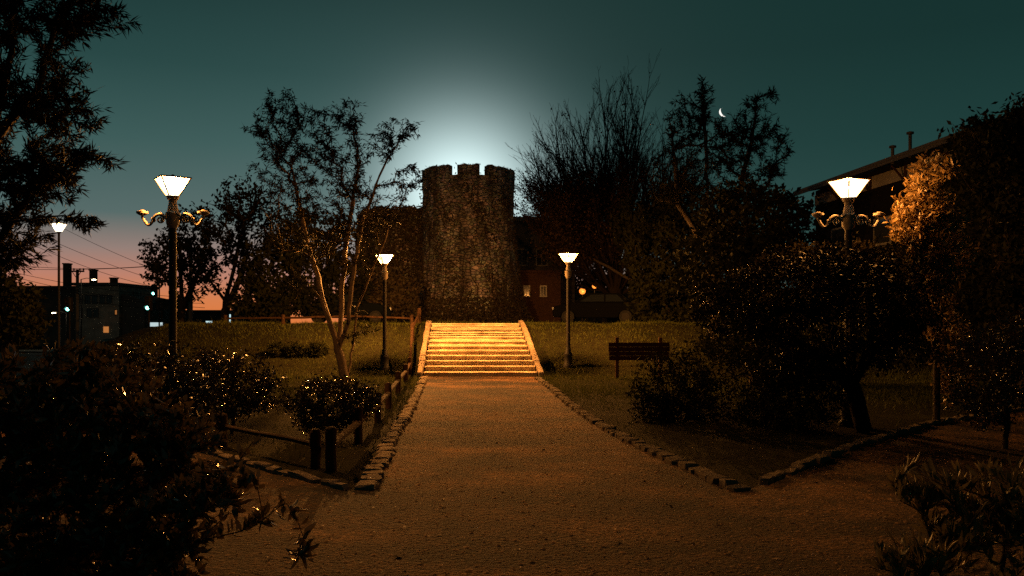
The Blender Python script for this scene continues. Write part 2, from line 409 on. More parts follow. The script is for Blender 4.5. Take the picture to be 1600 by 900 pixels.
# ------------------------------------------------------------------ stairs
def stairs():
    e = empty('stone_staircase', (-.94, 24.7, 0)); tag(e, 'broad flight of shallow stone steps lit orange below the tower', 'stairs')
    n = 11; run = 5.83; dy = run / n; rise = PLAT / n + .0015
    for i in range(n):
        t = i / n; xl = -2.62 - .31 * t + .94; xr = .74 - .52 * t + .94
        y0 = i * dy; z1 = (i + 1) * rise
        mb = MB()
        # riser block and a slightly overhanging tread slab made as one stone step, edge worn uneven
        k = 14; r = random.Random(50 + i)
        topf = []; V = []
        xs = [xl + (xr - xl) * j / k for j in range(k + 1)]
        for x in xs:
            o = r.uniform(-.012, .012); dz = r.uniform(-.008, .006)
            V += [(x, y0 + .03, max(0, z1 - rise) - .02), (x, y0 + .03, z1 - .045), (x, y0 - .012 + o, z1 - .045), (x, y0 - .012 + o, z1 + dz - .008), (x, y0 + .02 + o, z1 + dz), (x, y0 + dy + .03, z1), (x, y0 + dy + .03, max(0, z1 - rise) - .02)]
        Fc = []
        for j in range(k):
            for q in range(7): a = j * 7 + q; b = j * 7 + (q + 1) % 7; Fc.append((a, b, b + 7, a + 7))
        Fc += [tuple(range(7)), tuple(k * 7 + q for q in range(7))[::-1]]
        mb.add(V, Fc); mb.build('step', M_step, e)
    for s in (0, 1):      # sloping side walls of stone blocks
        for i in range(n + 1):
            t0, t1 = (i - .15) / n, (i + .83) / n
            def edge(t): return (-2.62 - .31 * t + .94 - .115) if s == 0 else (.74 - .52 * t + .94 + .115)
            y0, y1 = t0 * run, t1 * run; z0, z1 = max(0.10, t0 * PLAT + .19), t1 * PLAT + .19
            z1 = min(z1, PLAT + .12); z0 = min(z0, PLAT + .12); wd = .085 + rnd.uniform(-.016, .016); z0 += rnd.uniform(-.02, .012); z1 += rnd.uniform(-.02, .012)
            x0, x1 = edge(t0), edge(t1); b0 = max(-.05, z0 - .5); b1 = max(-.05, z1 - .5)
            mb = MB(); mb.add([(x0 - wd, y0, b0), (x0 + wd, y0, b0), (x0 + wd, y0, z0), (x0 - wd, y0, z0), (x1 - wd, y1, b1), (x1 + wd, y1, b1), (x1 + wd, y1, z1), (x1 - wd, y1, z1)],
                              [(0, 1, 2, 3), (7, 6, 5, 4), (0, 4, 5, 1), (1, 5, 6, 2), (2, 6, 7, 3), (3, 7, 4, 0)])
            mb.build('side_wall_block', M_stone, e, bevel=.018)
stairs()

# ------------------------------------------------------------------ low log fences
def log(p, q, r, seed, n=8, lumps=6):
    rr = random.Random(seed); p = Vector(p); q = Vector(q); mb = MB()
    pts = [p.lerp(q, i / lumps) + Vector((rr.uniform(-1, 1), rr.uniform(-1, 1), rr.uniform(-1, 1))) * r * .10 for i in range(lumps + 1)]
    mb.tube(pts, [r * rr.uniform(.9, 1.08) for _ in pts], n); return mb
def log_fence(label, posts, rails, rail_h, group='low log fences'):
    o = Vector((posts[0][0], posts[0][1], Hf(posts[0][0], posts[0][1])))
    e = empty('log_fence', o); tag(e, label, 'fence', group)
    for k, (x, y, h, r) in enumerate(posts):
        z = Hf(x, y); b = Vector((x, y, z)) - o
        mb = log(b - Vector((0, 0, .1)), b + Vector((0, 0, h)), r, k + int(x * 10), 10, 4)
        # chamfered top
        top = b + Vector((0, 0, h)); mb.lathe([(r * .98, -.01), (r * .9, .02), (r * .55, .038)], 10, top); mb.build('post', M_wood, e, smooth=True)
    for i, j, r in rails:
        a, b = posts[i], posts[j]
        pa = Vector((a[0], a[1], Hf(a[0], a[1]) + rail_h(a[2]))) - o; pb = Vector((b[0], b[1], Hf(b[0], b[1]) + rail_h(b[2]))) - o
        mb = MB(); d = (pb - pa); ln = d.length; dn = d.normalized(); side = dn.cross(Vector((0, 0, 1))).normalized(); up = side.cross(dn)
        k = max(3, int(ln / .4)); V = []; rr = random.Random(i * 7 + j)
        for q in range(k + 1):
            c = pa.lerp(pb, q / k) + up * rr.uniform(-.008, .008)
            for u, v in ((-1, -.55), (-1, .35), (-.55, .7), (.55, .7), (1, .35), (1, -.55), (0, -.9)): V.append(c + side * u * r + up * v * r)
        Fc = [(q * 7 + w_, q * 7 + (w_ + 1) % 7, (q + 1) * 7 + (w_ + 1) % 7, (q + 1) * 7 + w_) for q in range(k) for w_ in range(7)] + [tuple(range(7))[::-1], tuple(k * 7 + w_ for w_ in range(7))]
        mb.add(V, Fc); mb.build('rail', M_wood, e)
PP = [(-1.94, 8.93, .45, .066), (-2.04, 11.06, .45, .062), (-2.16, 13.4, .45, .062), (-2.32, 15.6, .45, .066), (-2.56, 18.7, .48, .066), (-2.83, 22.2, .48, .066),
      (-3.12, 25.4, .48, .066), (-3.4, 28.4, .6, .066), (-3.46, 31.0, .55, .075)]
log_fence('long low log fence beside the left kerb, climbing to the top of the stairs', PP, [(i, i + 1, .042) for i in range(8)], lambda h: h - .16)
PL = [(-2.16, 9.15, .40, .06), (-3.75, 10.75, .40, .07), (-5.6, 12.55, .42, .07)]
log_fence('dark log fence running left from the kerb corner under the shrubs', PL, [(0, 1, .036), (1, 2, .036)], lambda h: h - .13)
PT = [(-3.75, 31.15, .30, .07), (-6.2, 31.6, .34, .075), (-8.8, 32.0, .34, .075), (-11.2, 32.5, .34, .075)]
log_fence('log rail along the top of the grass bank left of the stairs', PT, [(0, 1, .05), (1, 2, .05), (2, 3, .05)], lambda h: h - .10)

# ------------------------------------------------------------------ lamps
def frustum_panels(n, r0, z0, r1, z1, inset=.02, a0=0):
    out = []
    for i in range(n):
        a, b = a0 + 2 * math.pi * i / n, a0 + 2 * math.pi * (i + 1) / n
        P = [Vector((r0 * math.cos(a), r0 * math.sin(a), z0)), Vector((r0 * math.cos(b), r0 * math.sin(b), z0)), Vector((r1 * math.cos(b), r1 * math.sin(b), z1)), Vector((r1 * math.cos(a), r1 * math.sin(a), z1))]
        out.append(P)
    return out
def park_lamp(label, px, d, arms, power, glass=None, rz=.3, h=4.0):
    x = (px - 800) * d / F; z0 = Hf(x, d)
    e = empty('park_lamp', (x, d, z0), rz); tag(e, label, 'street lamp', 'park lamps with flared lanterns')
    hb = h - .46      # underside of the lantern glass
    MB().lathe([(.17, -.05), (.17, .05), (.15, .07), (.13, .10), (.13, .34), (.145, .36), (.145, .40), (.11, .44), (.085, .5), (.085, .58), (.075, .6)], 12).build('base', M_iron, e, smooth=True)
    MB().lathe([(.062, .595), (.060, hb - .62), (.055, hb - .5)], 12).build('pole', M_iron, e, smooth=True)
    MB().lathe([(.062, hb - .505), (.10, hb - .44), (.105, hb - .32), (.112, hb - .30), (.112, hb - .27), (.085, hb - .25), (.07, hb - .15), (.062, hb - .12), (.062, hb - .07), (.085, hb - .055), (.10, hb - .004)], 14).build('capital', M_capital, e, smooth=True)
    lan = empty('lantern', (0, 0, hb)); lan.parent = e
    n = 4; r0, r1, zt = .11, .305, .26
    for P in frustum_panels(n, r0, .01, r1, zt, a0=math.pi / 4):
        c = sum(P, Vector()) / 4; nn = (P[1] - P[0]).cross(P[3] - P[0]).normalized()
        Q = [c + (p - c) * .985 for p in P]; mb = MB()
        mb.add(Q + [p - nn * .006 for p in Q], [(0, 1, 2, 3), (7, 6, 5, 4), (0, 4, 5, 1), (1, 5, 6, 2), (2, 6, 7, 3), (3, 7, 4, 0)])
        mb.build('glass_pane', glass or M_lampglass, lan)
    for i in range(n):
        a = math.pi / 4 + 2 * math.pi * i / n; c, s = math.cos(a), math.sin(a)
        MB().tube([(r0 * c, r0 * s, 0), (r1 * c, r1 * s, zt + .004)], .012, 6).build('corner_bar', M_iron, lan)
        b = a + 2 * math.pi / n
        MB().tube([(r1 * 1.03 * c, r1 * 1.03 * s, zt + .008), (r1 * 1.03 * math.cos(b), r1 * 1.03 * math.sin(b), zt + .008)], .013, 6).build('rim_bar', M_capital, lan)
    MB().lathe([(r1 * 1.02, zt + .013), (r1 * .72, zt + .03), (r1 * .30, zt + .045), (.04, zt + .05), (.025, zt + .07), (.008, zt + .075)], 4, a0=math.pi / 4).build('cap', M_iron, lan)
    MB().lathe([(.02, .012), (.035, .05), (.045, .10), (.035, .15), (.012, .17)], 10).build('bulb', M_bulb, lan, smooth=True)
    ld = bpy.data.lights.new('lamp_light', 'POINT'); ld.energy = power; ld.color = LAMP_COL; ld.shadow_soft_size = .06
    lo = bpy.data.objects.new('lamp_light', ld); col.objects.link(lo); lo.parent = lan; lo.location = (0, 0, .195)
    if arms:
        for s in (-1, 1):
            arm = empty('scroll_arm', (0, 0, hb - .36)); arm.parent = e; arm.rotation_euler = (0, 0, -rz)
            pts = []
            for k in range(25):
                t = k / 24
                X = .09 + .37 * t; Z = .075 * math.sin(min(1, t / .62) * math.pi) - .095 * math.sin(max(0, (t - .55) / .45) * math.pi)
                pts.append((s * X, 0, Z))
            pts += [(s * .475, 0, .02), (s * .478, 0, .055)]
            MB().tube(pts, [.027 - .006 * i / 26 for i in range(len(pts))], 8).build('arm', M_capital, arm, smooth=True)
            for cx, cz, rr_, tw, ph in ((.195, -.012, .062, 1.5, 1.5), (.305, -.02, .035, 1.3, .6)):
                sp = [(s * (cx + rr_ * (1 - .75 * u) * math.cos(ph + tw * 6.28 * u)), 0, cz + rr_ * (1 - .75 * u) * math.sin(ph + tw * 6.28 * u)) for u in [i / 22 for i in range(23)]]
                MB().tube(sp, .015, 6).build('scroll', M_capital, arm, smooth=True)
            MB().lathe([(.02, .05), (.05, .06), (.088, .085), (.088, .115), (.07, .12), (.04, .10)], 14, (s * .478, 0, 0)).build('dish', M_capital, arm, smooth=True)
            MB().lathe([(.035, .09), (.035, .135), (.02, .14)], 10, (s * .478, 0, 0)).build('socket', M_capital, arm, smooth=True)
    return e
park_lamp('brightest lamp on a tall dark pole with two empty scroll arms, behind the left shrubs', 270, 13.0, True, LAMP_W * .62, rz=.62, h=4.05)
park_lamp('lamp with two scroll arms above the dark bushes beside the lit leafy tree', 1326, 13.0, True, LAMP_W * .22, rz=.42, h=4.02)
park_lamp('armless lamp at the left foot of the stairs, half veiled by twigs', 601, 26.0, False, LAMP_W * 3.5, M_amberglass, rz=.5, h=3.75)
park_lamp('armless lamp at the right foot of the stairs', 888, 26.2, False, LAMP_W * 2.3, M_amberglass, rz=.75, h=3.75)

def cone_lamp():
    d = 38; x = (92 - 800) * d / F; z0 = Hf(x, d); e = empty('street_lamp', (x, d, z0))
    tag(e, 'slim lamp with plain cone shade standing by the street, leftmost lamp', 'street lamp')
    top = EYE + (505 - 349) * d / F - z0
    MB().lathe([(.10, 0), (.10, .3), (.06, .35), (.05, top - .45)], 10).build('pole', M_iron, e, smooth=True)
    MB().lathe([(.05, top - .46), (.09, top - .42), (.14, top - .38)], 12).build('collar', M_iron, e, smooth=True)
    MB().lathe([(.13, top - .38), (.33, top - .03), (.32, top - .028), (.12, top - .37)], 16).build('shade', M_lampglass, e, smooth=True)
    MB().lathe([(.36, top - .025), (.33, top + .01), (.12, top + .04)], 16).build('cap', M_iron, e, smooth=True)
    ld = bpy.data.lights.new('lamp_light', 'POINT'); ld.energy = 160; ld.color = LAMP_COL; ld.shadow_soft_size = .06
    lo = bpy.data.objects.new('lamp_light', ld); col.objects.link(lo); lo.parent = e; lo.location = (0, 0, top - .15)
cone_lamp()
def globe_lamp(label, px, py, d, r, power):
    p = at(px, py, d); z0 = Hf(p.x, d); e = empty('globe_lamp', (p.x, d, z0)); tag(e, label, 'street lamp', 'small orange globe lamps')
    h = p.z - z0
    MB().lathe([(.09, 0), (.09, .25), (.05, .3), (.045, h - r * 1.3), (.08, h - r * 1.1)], 10).build('pole', M_iron, e, smooth=True)
    MB().lathe([(r * math.sin(math.pi * i / 10) + .001, h - r * math.cos(math.pi * i / 10)) for i in range(11)], 14).build('globe', M_orangelamp, e, smooth=True)
    ld = bpy.data.lights.new('globe_light', 'POINT'); ld.energy = power; ld.color = (1, .42, .1); ld.shadow_soft_size = .12
    lo = bpy.data.objects.new('globe_light', ld); col.objects.link(lo); lo.parent = e; lo.location = (0, -r - .15, h)
globe_lamp('larger orange globe lamp glowing right of the stairs lamp', 910, 455, 56, .21, 60)
globe_lamp('smaller orange globe lamp farther back, right of the other one', 929, 447, 64, .19, 45)

# ------------------------------------------------------------------ tower and old walls
def masonry_mat():
    m = bpy.data.materials.new('tower_masonry'); m.use_nodes = True; t = m.node_tree; b = t.nodes['Principled BSDF']
    b.inputs['Roughness'].default_value = .95; b.inputs['Specular IOR Level'].default_value = .1
    tc = t.nodes.new('ShaderNodeTexCoord'); mp = t.nodes.new('ShaderNodeMapping'); mp.inputs['Scale'].default_value = (2.4, 2.4, 4.5)
    t.links.new(tc.outputs['Object'], mp.inputs[0])
    v = t.nodes.new('ShaderNodeTexVoronoi'); v.feature = 'DISTANCE_TO_EDGE'; v.inputs['Scale'].default_value = 1.3; t.links.new(mp.outputs[0], v.inputs['Vector'])
    v2 = t.nodes.new('ShaderNodeTexVoronoi'); v2.inputs['Scale'].default_value = 1.3; t.links.new(mp.outputs[0], v2.inputs['Vector'])
    n = t.nodes.new('ShaderNodeTexNoise'); n.inputs['Scale'].default_value = 1.1; n.inputs['Detail'].default_value = 9; n.inputs['Roughness'].default_value = .7
    mp2 = t.nodes.new('ShaderNodeMapping'); mp2.inputs['Scale'].default_value = (1.6, 1.6, .45); t.links.new(tc.outputs['Object'], mp2.inputs[0]); t.links.new(mp2.outputs[0], n.inputs['Vector'])
    r = t.nodes.new('ShaderNodeValToRGB'); e = r.color_ramp.elements
    e[0].position = .33; e[0].color = (.07, .05, .038, 1); e[1].position = .66; e[1].color = (.48, .42, .36, 1); k = e.new(.5); k.color = (.20, .14, .10, 1)
    t.links.new(n.outputs[0], r.inputs[0])
    mx = t.nodes.new('ShaderNodeMix'); mx.data_type = 'RGBA'; mx.blend_type = 'MULTIPLY'; mx.inputs[0].default_value = .6
    t.links.new(r.outputs[0], mx.inputs[6]); t.links.new(v2.outputs['Color'], mx.inputs[7]); t.links.new(mx.outputs[2], b.inputs['Base Color'])
    hs = t.nodes.new('ShaderNodeHueSaturation'); hs.inputs['Saturation'].default_value = .38; hs.inputs['Value'].default_value = 1.9; t.links.new(mx.outputs[2], hs.inputs['Color']); t.links.new(hs.outputs[0], b.inputs['Base Color'])
    mr = t.nodes.new('ShaderNodeMapRange'); mr.inputs[2].default_value = .12; t.links.new(v.outputs[0], mr.inputs[0])
    bp = t.nodes.new('ShaderNodeBump'); bp.inputs['Strength'].default_value = 1; bp.inputs['Distance'].default_value = .12; t.links.new(mr.outputs[0], bp.inputs['Height']); t.links.new(bp.outputs[0], b.inputs['Normal'])
    return m
M_tower = masonry_mat()
TX, TY, TR = -2.77, 52.9, 2.90
TZ0 = PLAT; TTOP = EYE + (505 - 256) * 50 / F - PLAT      # height above its ground
def tower():
    e = empty('stone_tower', (TX, TY, TZ0)); tag(e, 'round ruined stone tower with crenellated top and ivy', 'tower')
    rs = np.random.RandomState(8)
    def ring_wall(prof_out, prof_in, name, seed, na=72):
        r = np.random.RandomState(seed); mb = MB(); P = prof_out + prof_in[::-1]; V = []
        for rr, z in P:
            for i in range(na):
                a = 2 * math.pi * i / na; q = rr + r.normal(0, .03); V.append((q * math.cos(a), q * math.sin(a), z + (r.normal(0, .02) if z > 1 else 0)))
        k = len(P); Fc = [(j * na + i, j * na + (i + 1) % na, ((j + 1) % k) * na + (i + 1) % na, ((j + 1) % k) * na + i) for j in range(k) for i in range(na)]
        mb.add(V, Fc); return mb.build(name, M_tower, e)
    ledge = EYE + (505 - 374) * 50 / F - PLAT; cb = TTOP - .62
    zs = lambda a, b, n: [a + (b - a) * i / n for i in range(n + 1)]
    lo = [(TR + .62 - .58 * (z / ledge) ** .8, z) for z in zs(0, ledge, 14)]
    ring_wall(lo + [(TR + .03, ledge + .03)], [(TR - .6, 0), (TR - .6, ledge + .03)], 'lower_drum', 1)
    up = [(TR - .05 + .04 * ((z - ledge) / (cb - ledge)), z) for z in zs(ledge + .04, cb, 14)]
    ring_wall(up, [(TR - .6, ledge + .04), (TR - .6, cb)], 'upper_drum', 2)
    gaps = [-110, -18.7, 18.7, 110, 180]; gw = 10.5 / 2      # crenels, degrees from the side that faces the path
    face = -90 + math.degrees(math.atan2(TX, TY)) * -1
    for k in range(len(gaps)):
        a = gaps[k] + gw; b = gaps[(k + 1) % len(gaps)] - gw
        if b < a: b += 360
        n = max(6, int((b - a) / 5)); r = random.Random(k + 3); V = []
        for i in range(n + 1):
            t = R(face + a + (b - a) * i / n); c, s = math.cos(t), math.sin(t); tz = TTOP + r.uniform(-.06, .05)
            for rr, z in ((TR + r.uniform(-.03, .05), cb + .004), (TR + .02 + r.uniform(-.03, .05), tz), (TR - .5, tz - .02), (TR - .5, cb + .004)): V.append((rr * c, rr * s, z))
        Fc = [(j * 4 + q, j * 4 + (q + 1) % 4, (j + 1) * 4 + (q + 1) % 4, (j + 1) * 4 + q) for j in range(n) for q in range(4)] + [(0, 1, 2, 3), tuple(n * 4 + q for q in (3, 2, 1, 0))]
        MB().add(V, Fc).build('merlon', M_tower, e)
    return e, face
tower_e, TFACE = tower()

def leafmesh(name, P, D, Ln, Wd, m, seed=0, fold=False, S=None):
    rs = np.random.RandomState(seed); n = len(P)
    D = D / np.maximum(np.linalg.norm(D, axis=1, keepdims=True), 1e-6)
    if S is None: S = np.cross(D, rs.normal(0, 1, (n, 3)))
    S = S / np.maximum(np.linalg.norm(S, axis=1, keepdims=True), 1e-6)
    Ln = np.broadcast_to(Ln, n)[:, None]; Wd = np.broadcast_to(Wd, n)[:, None]
    if fold:
        Nn = np.cross(D, S)
        V = np.stack([P, P + D * Ln * .35 + S * Wd * .5 + Nn * Wd * .12, P + D * Ln * .75 + S * Wd * .36 + Nn * Wd * .08, P + D * Ln - Nn * Ln * .08,
                      P + D * Ln * .75 - S * Wd * .36 + Nn * Wd * .08, P + D * Ln * .35 - S * Wd * .5 + Nn * Wd * .12, P + D * Ln * .55 - Nn * Wd * .05], 1)
        f = np.array([(0, 1, 6, 5), (1, 2, 3, 6), (6, 3, 4, 5)])
        # three quads share the midrib point, giving a shallow keel
        Q = (f[None] + (np.arange(n) * 7)[:, None, None]).reshape(-1, 4)
    else:
        V = np.stack([P, P + D * Ln * .42 + S * Wd * .5, P + D * Ln, P + D * Ln * .42 - S * Wd * .5], 1)
        Q = np.arange(n * 4).reshape(-1, 4)
    return npmesh(name, V.reshape(-1, 3), Q, m)

M_ivy = mat('ivy_leaf', (.085, .052, .030), .6, .3, (.07, .065, .028), 3.5, transl=.2)
def ivy():
    rs = np.random.RandomState(21); n = 26000
    a = R(TFACE) + rs.uniform(-1.75, 1.75, n); z = rs.rand(n) ** 1.25 * (TTOP + .1)
    ph = a * 3.1; m = .5 - .68 * z / TTOP + .35 * np.sin(ph * 1.3 + 1) * np.sin(z * .8 + ph) + .25 * np.sin(a * 9 + z * 1.9)
    m += .7 * (z < 1.6)
    ok = rs.rand(n) < np.clip(m, .03, 1); a = a[ok]; z = z[ok]; n = len(a)
    ledge = EYE + (505 - 374) * 50 / F - PLAT
    rad = np.where(z < ledge, TR + .62 - .58 * np.clip(z / ledge, 0, 1) ** .8, TR) + np.abs(rs.normal(0, .09, n)) + .35 * (z < 1.6) * rs.rand(n) * (1.6 - z)
    P = np.stack([rad * np.cos(a), rad * np.sin(a), z], -1)
    out = np.stack([np.cos(a), np.sin(a), 0 * a], -1); D = out * .5 + rs.normal(0, .6, (n, 3)) + np.array([0, 0, -.6])
    e = empty('ivy', (TX, TY, TZ0)); tag(e, 'brown ivy clinging to the round tower, thick at its foot', 'ivy')
    link('leaves', leafmesh('ivy_leaves', P, D, rs.uniform(.10, .2, n), rs.uniform(.09, .16, n), M_ivy, 3), None, e)
    mb = MB()
    for k in range(22):
        an = R(TFACE) + rs.uniform(-1.4, 1.4); h = rs.uniform(2, 7); pts = []
        for j in range(9):
            zz_ = h * j / 8; an += rs.normal(0, .05); rr = (TR + .64 - .58 * (zz_ / ledge) ** .8 if zz_ < ledge else TR + .02) + .03; pts.append((rr * math.cos(an), rr * math.sin(an), zz_))
        mb.tube(pts, [.035 - .003 * j for j in range(9)], 5)
    mb.build('stems', M_bark, e)
    # weeds along the rim
    n = 900; a = rs.rand(n) * 6.28; P = np.stack([(TR - rs.rand(n) * .45) * np.cos(a), (TR - rs.rand(n) * .45) * np.sin(a), np.full(n, TTOP - .05)], -1)
    g = np.abs((np.degrees(a) - TFACE + 180) % 360 - 180); keep = (np.abs(g - 18.7) > 7); P = P[keep]; n = len(P)
    t = tag(link('rim_weeds', leafmesh('rim_weeds', P, rs.normal(0, .5, (n, 3)) + np.array([0, 0, 1]), rs.uniform(.06, .22, n), .03, M_ivy, 5), None, None, (TX, TY, TZ0)), 'tufts of weeds along the tower rim', 'weeds', kind='stuff')
ivy()

def old_wall():      # ivy covered wall left of the tower
    d = 53.0; x0 = (560 - 800) * d / F; x1 = TX - TR + .15; top = EYE + (505 - 325) * d / F - PLAT
    e = empty('old_wall', ((x0 + x1) / 2, d, PLAT)); tag(e, 'tall old stone wall overgrown with ivy left of the tower', 'wall')
    hw = (x1 - x0) / 2; r = random.Random(4); poly = [(-hw, 0)]; k = 22
    for i in range(k + 1): poly.append((-hw + 2 * hw * i / k, top + r.uniform(-.12, .1) - .5 * max(0, (2 - i) / 2)))
    poly.append((hw, 0)); MB().prism(poly, -.35, .35).build('masonry', M_tower, e)
    rs = np.random.RandomState(31); n = 9000
    P = np.stack([rs.uniform(-hw, hw, n), -.36 - np.abs(rs.normal(0, .12, n)), rs.rand(n) ** .9 * (top + .1)], -1)
    D = rs.normal(0, .6, (n, 3)) + np.array([0, -.5, -.5])
    e2 = tag(link('ivy', leafmesh('ivy', P, D, rs.uniform(.1, .2, n), rs.uniform(.09, .15, n), M_ivy, 7), None, None, ((x0 + x1) / 2, d, PLAT)), 'ivy sheet hanging on the old wall left of the tower', 'ivy')
old_wall()

def window_part(parent, x, y, z, w_, h_, mglass, fr=M_white, dep=.06, arch=False):
    f = MB(); t = .07
    f.box((x - w_ / 2 - t / 2, y, z), (t, dep, h_)); f.box((x + w_ / 2 + t / 2, y, z), (t, dep, h_))
    f.box((x, y, z + h_ / 2 + t / 2), (w_ + 2 * t, dep + .004, t)); f.box((x, y - .02, z - h_ / 2 - t / 2), (w_ + 2.6 * t, dep + .05, t))
    wn = f.build('window', fr, parent)
    MB().box((x, y + .01, z), (w_, .02, h_)).build('pane', mglass, wn)
    MB().box((x, y - .004, z), (.04, .03, h_ - .004)).build('mullion', fr, wn)
    return wn
def flat_block():      # dark flat roofed building right of the tower
    d = 60; x0, x1 = (795 - 800) * d / F, (898 - 800) * d / F; top = EYE + (505 - 339) * d / F - PLAT
    e = empty('flat_roofed_building', ((x0 + x1) / 2, d, PLAT)); tag(e, 'dark flat roofed building right behind the tower', 'building'); hw = (x1 - x0) / 2
    MB().box((0, 3, top / 2 - .15), (2 * hw, 6, top - .3)).build('wall', M_plaster2, e)
    MB().box((0, 2.95, top - .14), (2 * hw + .25, 6.3, .28)).build('parapet', M_plaster, e)
    for i in range(3): window_part(e, -hw * .6 + hw * .6 * i, -.02, top * .62, .7, 1.1, M_glass, M_plaster)
flat_block()
def brick_house():
    d = 55.5; x0, x1 = (811 - 800) * d / F, (876 - 800) * d / F; top = EYE + (505 - 422) * d / F - PLAT
    e = empty('brick_outbuilding', ((x0 + x1) / 2, d, PLAT)); tag(e, 'small red brick outbuilding with white framed windows at the foot of the tower', 'building'); hw = (x1 - x0) / 2
    MB().box((0, 1.2, top / 2 - .1), (2 * hw, 2.4, top - .2)).build('wall', M_brick, e)
    MB().box((0, 1.2, top - .10), (2 * hw + .16, 2.6, .18)).build('cornice', M_brick, e)
    for px, py in ((823, 455), (849, 455)):
        p = at(px, py, d); window_part(e, p.x - (x0 + x1) / 2, -.03, p.z - PLAT, .32, .62, M_glass)
brick_house()

# ------------------------------------------------------------------ long building on the right
def long_building():
    x0 = 20.0; ang = math.atan2(.097, 1)
    e = empty('long_building', (x0, 0, PLAT * 0)); e.rotation_euler = (0, 0, ang)
    tag(e, 'long dark building with overhanging roof and vent pipes on the right', 'building')
    eave = EYE + .364 * x0; g = 0.0; y0, y1 = 19, 45.6
    MB().box((3.6, (y0 + y1) / 2, (eave - .06) / 2), (5.2, y1 - y0, eave - .06)).build('wall', M_dark, e)
    # fascia and mono-pitch roof with overhang
    roof = MB(); roof.prism([(-.02, eave - .02), (-.02, eave - .14), (6.6, eave + 1.0), (6.6, eave + 1.15)], y0 - .6, y1 + .6); r_ = roof.build('roof', M_roof, e)
    MB().box((.03, (y0 + y1) / 2, eave - .20), (.05, y1 - y0 + 1.1, .16)).build('fascia', M_roof, e)
    # clerestory band under the eaves: panels between timber posts with braces
    n = 9; st_ = (y1 - y0) / n
    for i in range(n):
        MB().box((.92, y0 + st_ * (i + .5), eave - .62), (.05, st_ - .22, .58)).build('clerestory_panel', M_plaster if i < n - 2 else M_paving, e)
        MB().box((.93, y0 + st_ * i, eave - .62), (.16, .16, .60)).build('post', M_wood, e)
        MB().tube([(.86, y0 + st_ * i + .12, eave - .93), (.30, y0 + st_ * i + .12, eave - .30)], .05, 6).build('brace', M_wood, e)
    for i in range(6):
        w_ = MB().box((.985, y0 + 3 + 4.2 * i, eave - 3.0), (.05, 1.5, 1.3)).build('window', M_plaster, e)
        MB().box((.955, y0 + 3 + 4.2 * i, eave - 3.0), (.02, 1.3, 1.1)).build('pane', M_glass, w_)
    for px, h in ((1383, .45), (1410, .75)):
        # pipe stands on the roof edge; intersect the sight line with the eave line
        yy = F * x0 / (px - 674) ; y_l = yy / math.cos(ang)
        MB().lathe([(.07, -.25), (.07, h), (.15, h + .01), (.15, h + .09), (.05, h + .12)], 10, (.35, y_l, eave)).build('vent_pipe', M_roof, e, smooth=True)
long_building()

# ------------------------------------------------------------------ street on the left
def town_house():
    d = 82; X = lambda px: (px - 800) * d / F; Z = lambda py: EYE + (505 - py) * d / F + .72
    e = empty('corner_house', (X(140), d, -.72)); tag(e, 'grey two storey town house with tall chimneys beyond the street', 'building')
    ox = X(140)
    def blk(name, a, b, top, y0, y1, m): return MB().box(((X(a) + X(b)) / 2 - ox, (y0 + y1) / 2, Z(top) / 2), (X(b) - X(a), y1 - y0, Z(top))).build(name, m, e)
    blk('wall', 118, 186, 447, 0, 9, M_plaster); blk('side_wing', -120, 117.8, 449, .6, 8, M_plaster2)
    poly = [(X(186.2) - ox, 0), (X(222) - ox, 0), (X(222) - ox, Z(472)), (X(207) - ox, Z(463)), (X(186.2) - ox, Z(459))]
    MB().prism(poly, .5, 8).build('rear_wing', M_plaster2, e)
    r_ = MB().box((X(152) - ox, 4.4, Z(444)), (X(189) - X(116), 9.6, .28)).build('roof', M_roof, e)
    MB().box((X(-1) - ox, 4.2, Z(448)), (X(117) - X(-122), 8, .2)).build('roof', M_roof, e)
    for a, b, t, bt in ((101, 109.5, 411, 452), (142, 150, 421, 446), (174, 182, 434, 460)):
        c = MB().box((((X(a) + X(b)) / 2 * 84 / 82 - ox), 2, (Z(t) + Z(bt)) / 2), (X(b) - X(a), .7, Z(t) - Z(bt))).build('chimney', M_brick, r_)
        MB().box((((X(a) + X(b)) / 2 * 84 / 82 - ox), 2, Z(t) + .06), (X(b) - X(a) + .12, .82, .12)).build('chimney_cap', M_brick, r_)
    MB().box((X(152) - ox, -.05, Z(459)), (X(186) - X(118), .12, .18)).build('cornice', M_paving, e)
    MB().box((X(152) - ox, -.05, Z(478)), (X(186) - X(118), .10, .12)).build('string_course', M_paving, e)
    for i, px in enumerate((125, 137, 148, 160, 171)): window_part(e, X(px) - ox, -.03, Z(468), .42, .75, M_glass, M_plaster2)
    for i, px in enumerate((125, 140, 150)): window_part(e, X(px) - ox, -.03, Z(489), .42, .8, M_glass, M_plaster2)
    w_ = window_part(e, X(181.5) - ox, -.03, Z(488), .18, .42, M_warmwin, M_plaster2); w_['label'] = 'small lit orange window'
    d_ = MB().box((X(166) - ox, -.04, Z(515)), (.5, .06, .6)).build('shop_opening', M_warmwin, e); d_['label'] = 'glowing orange doorway'
    for i, px in enumerate((187, 193, 199)): MB().lathe([(.05, 0), (.05, .45), (.08, .46), (.08, .52)], 8, (X(px) - ox, 3, Z(457) - .08 * i - .3)).build('vent_pipe', M_roof, e)
town_house()
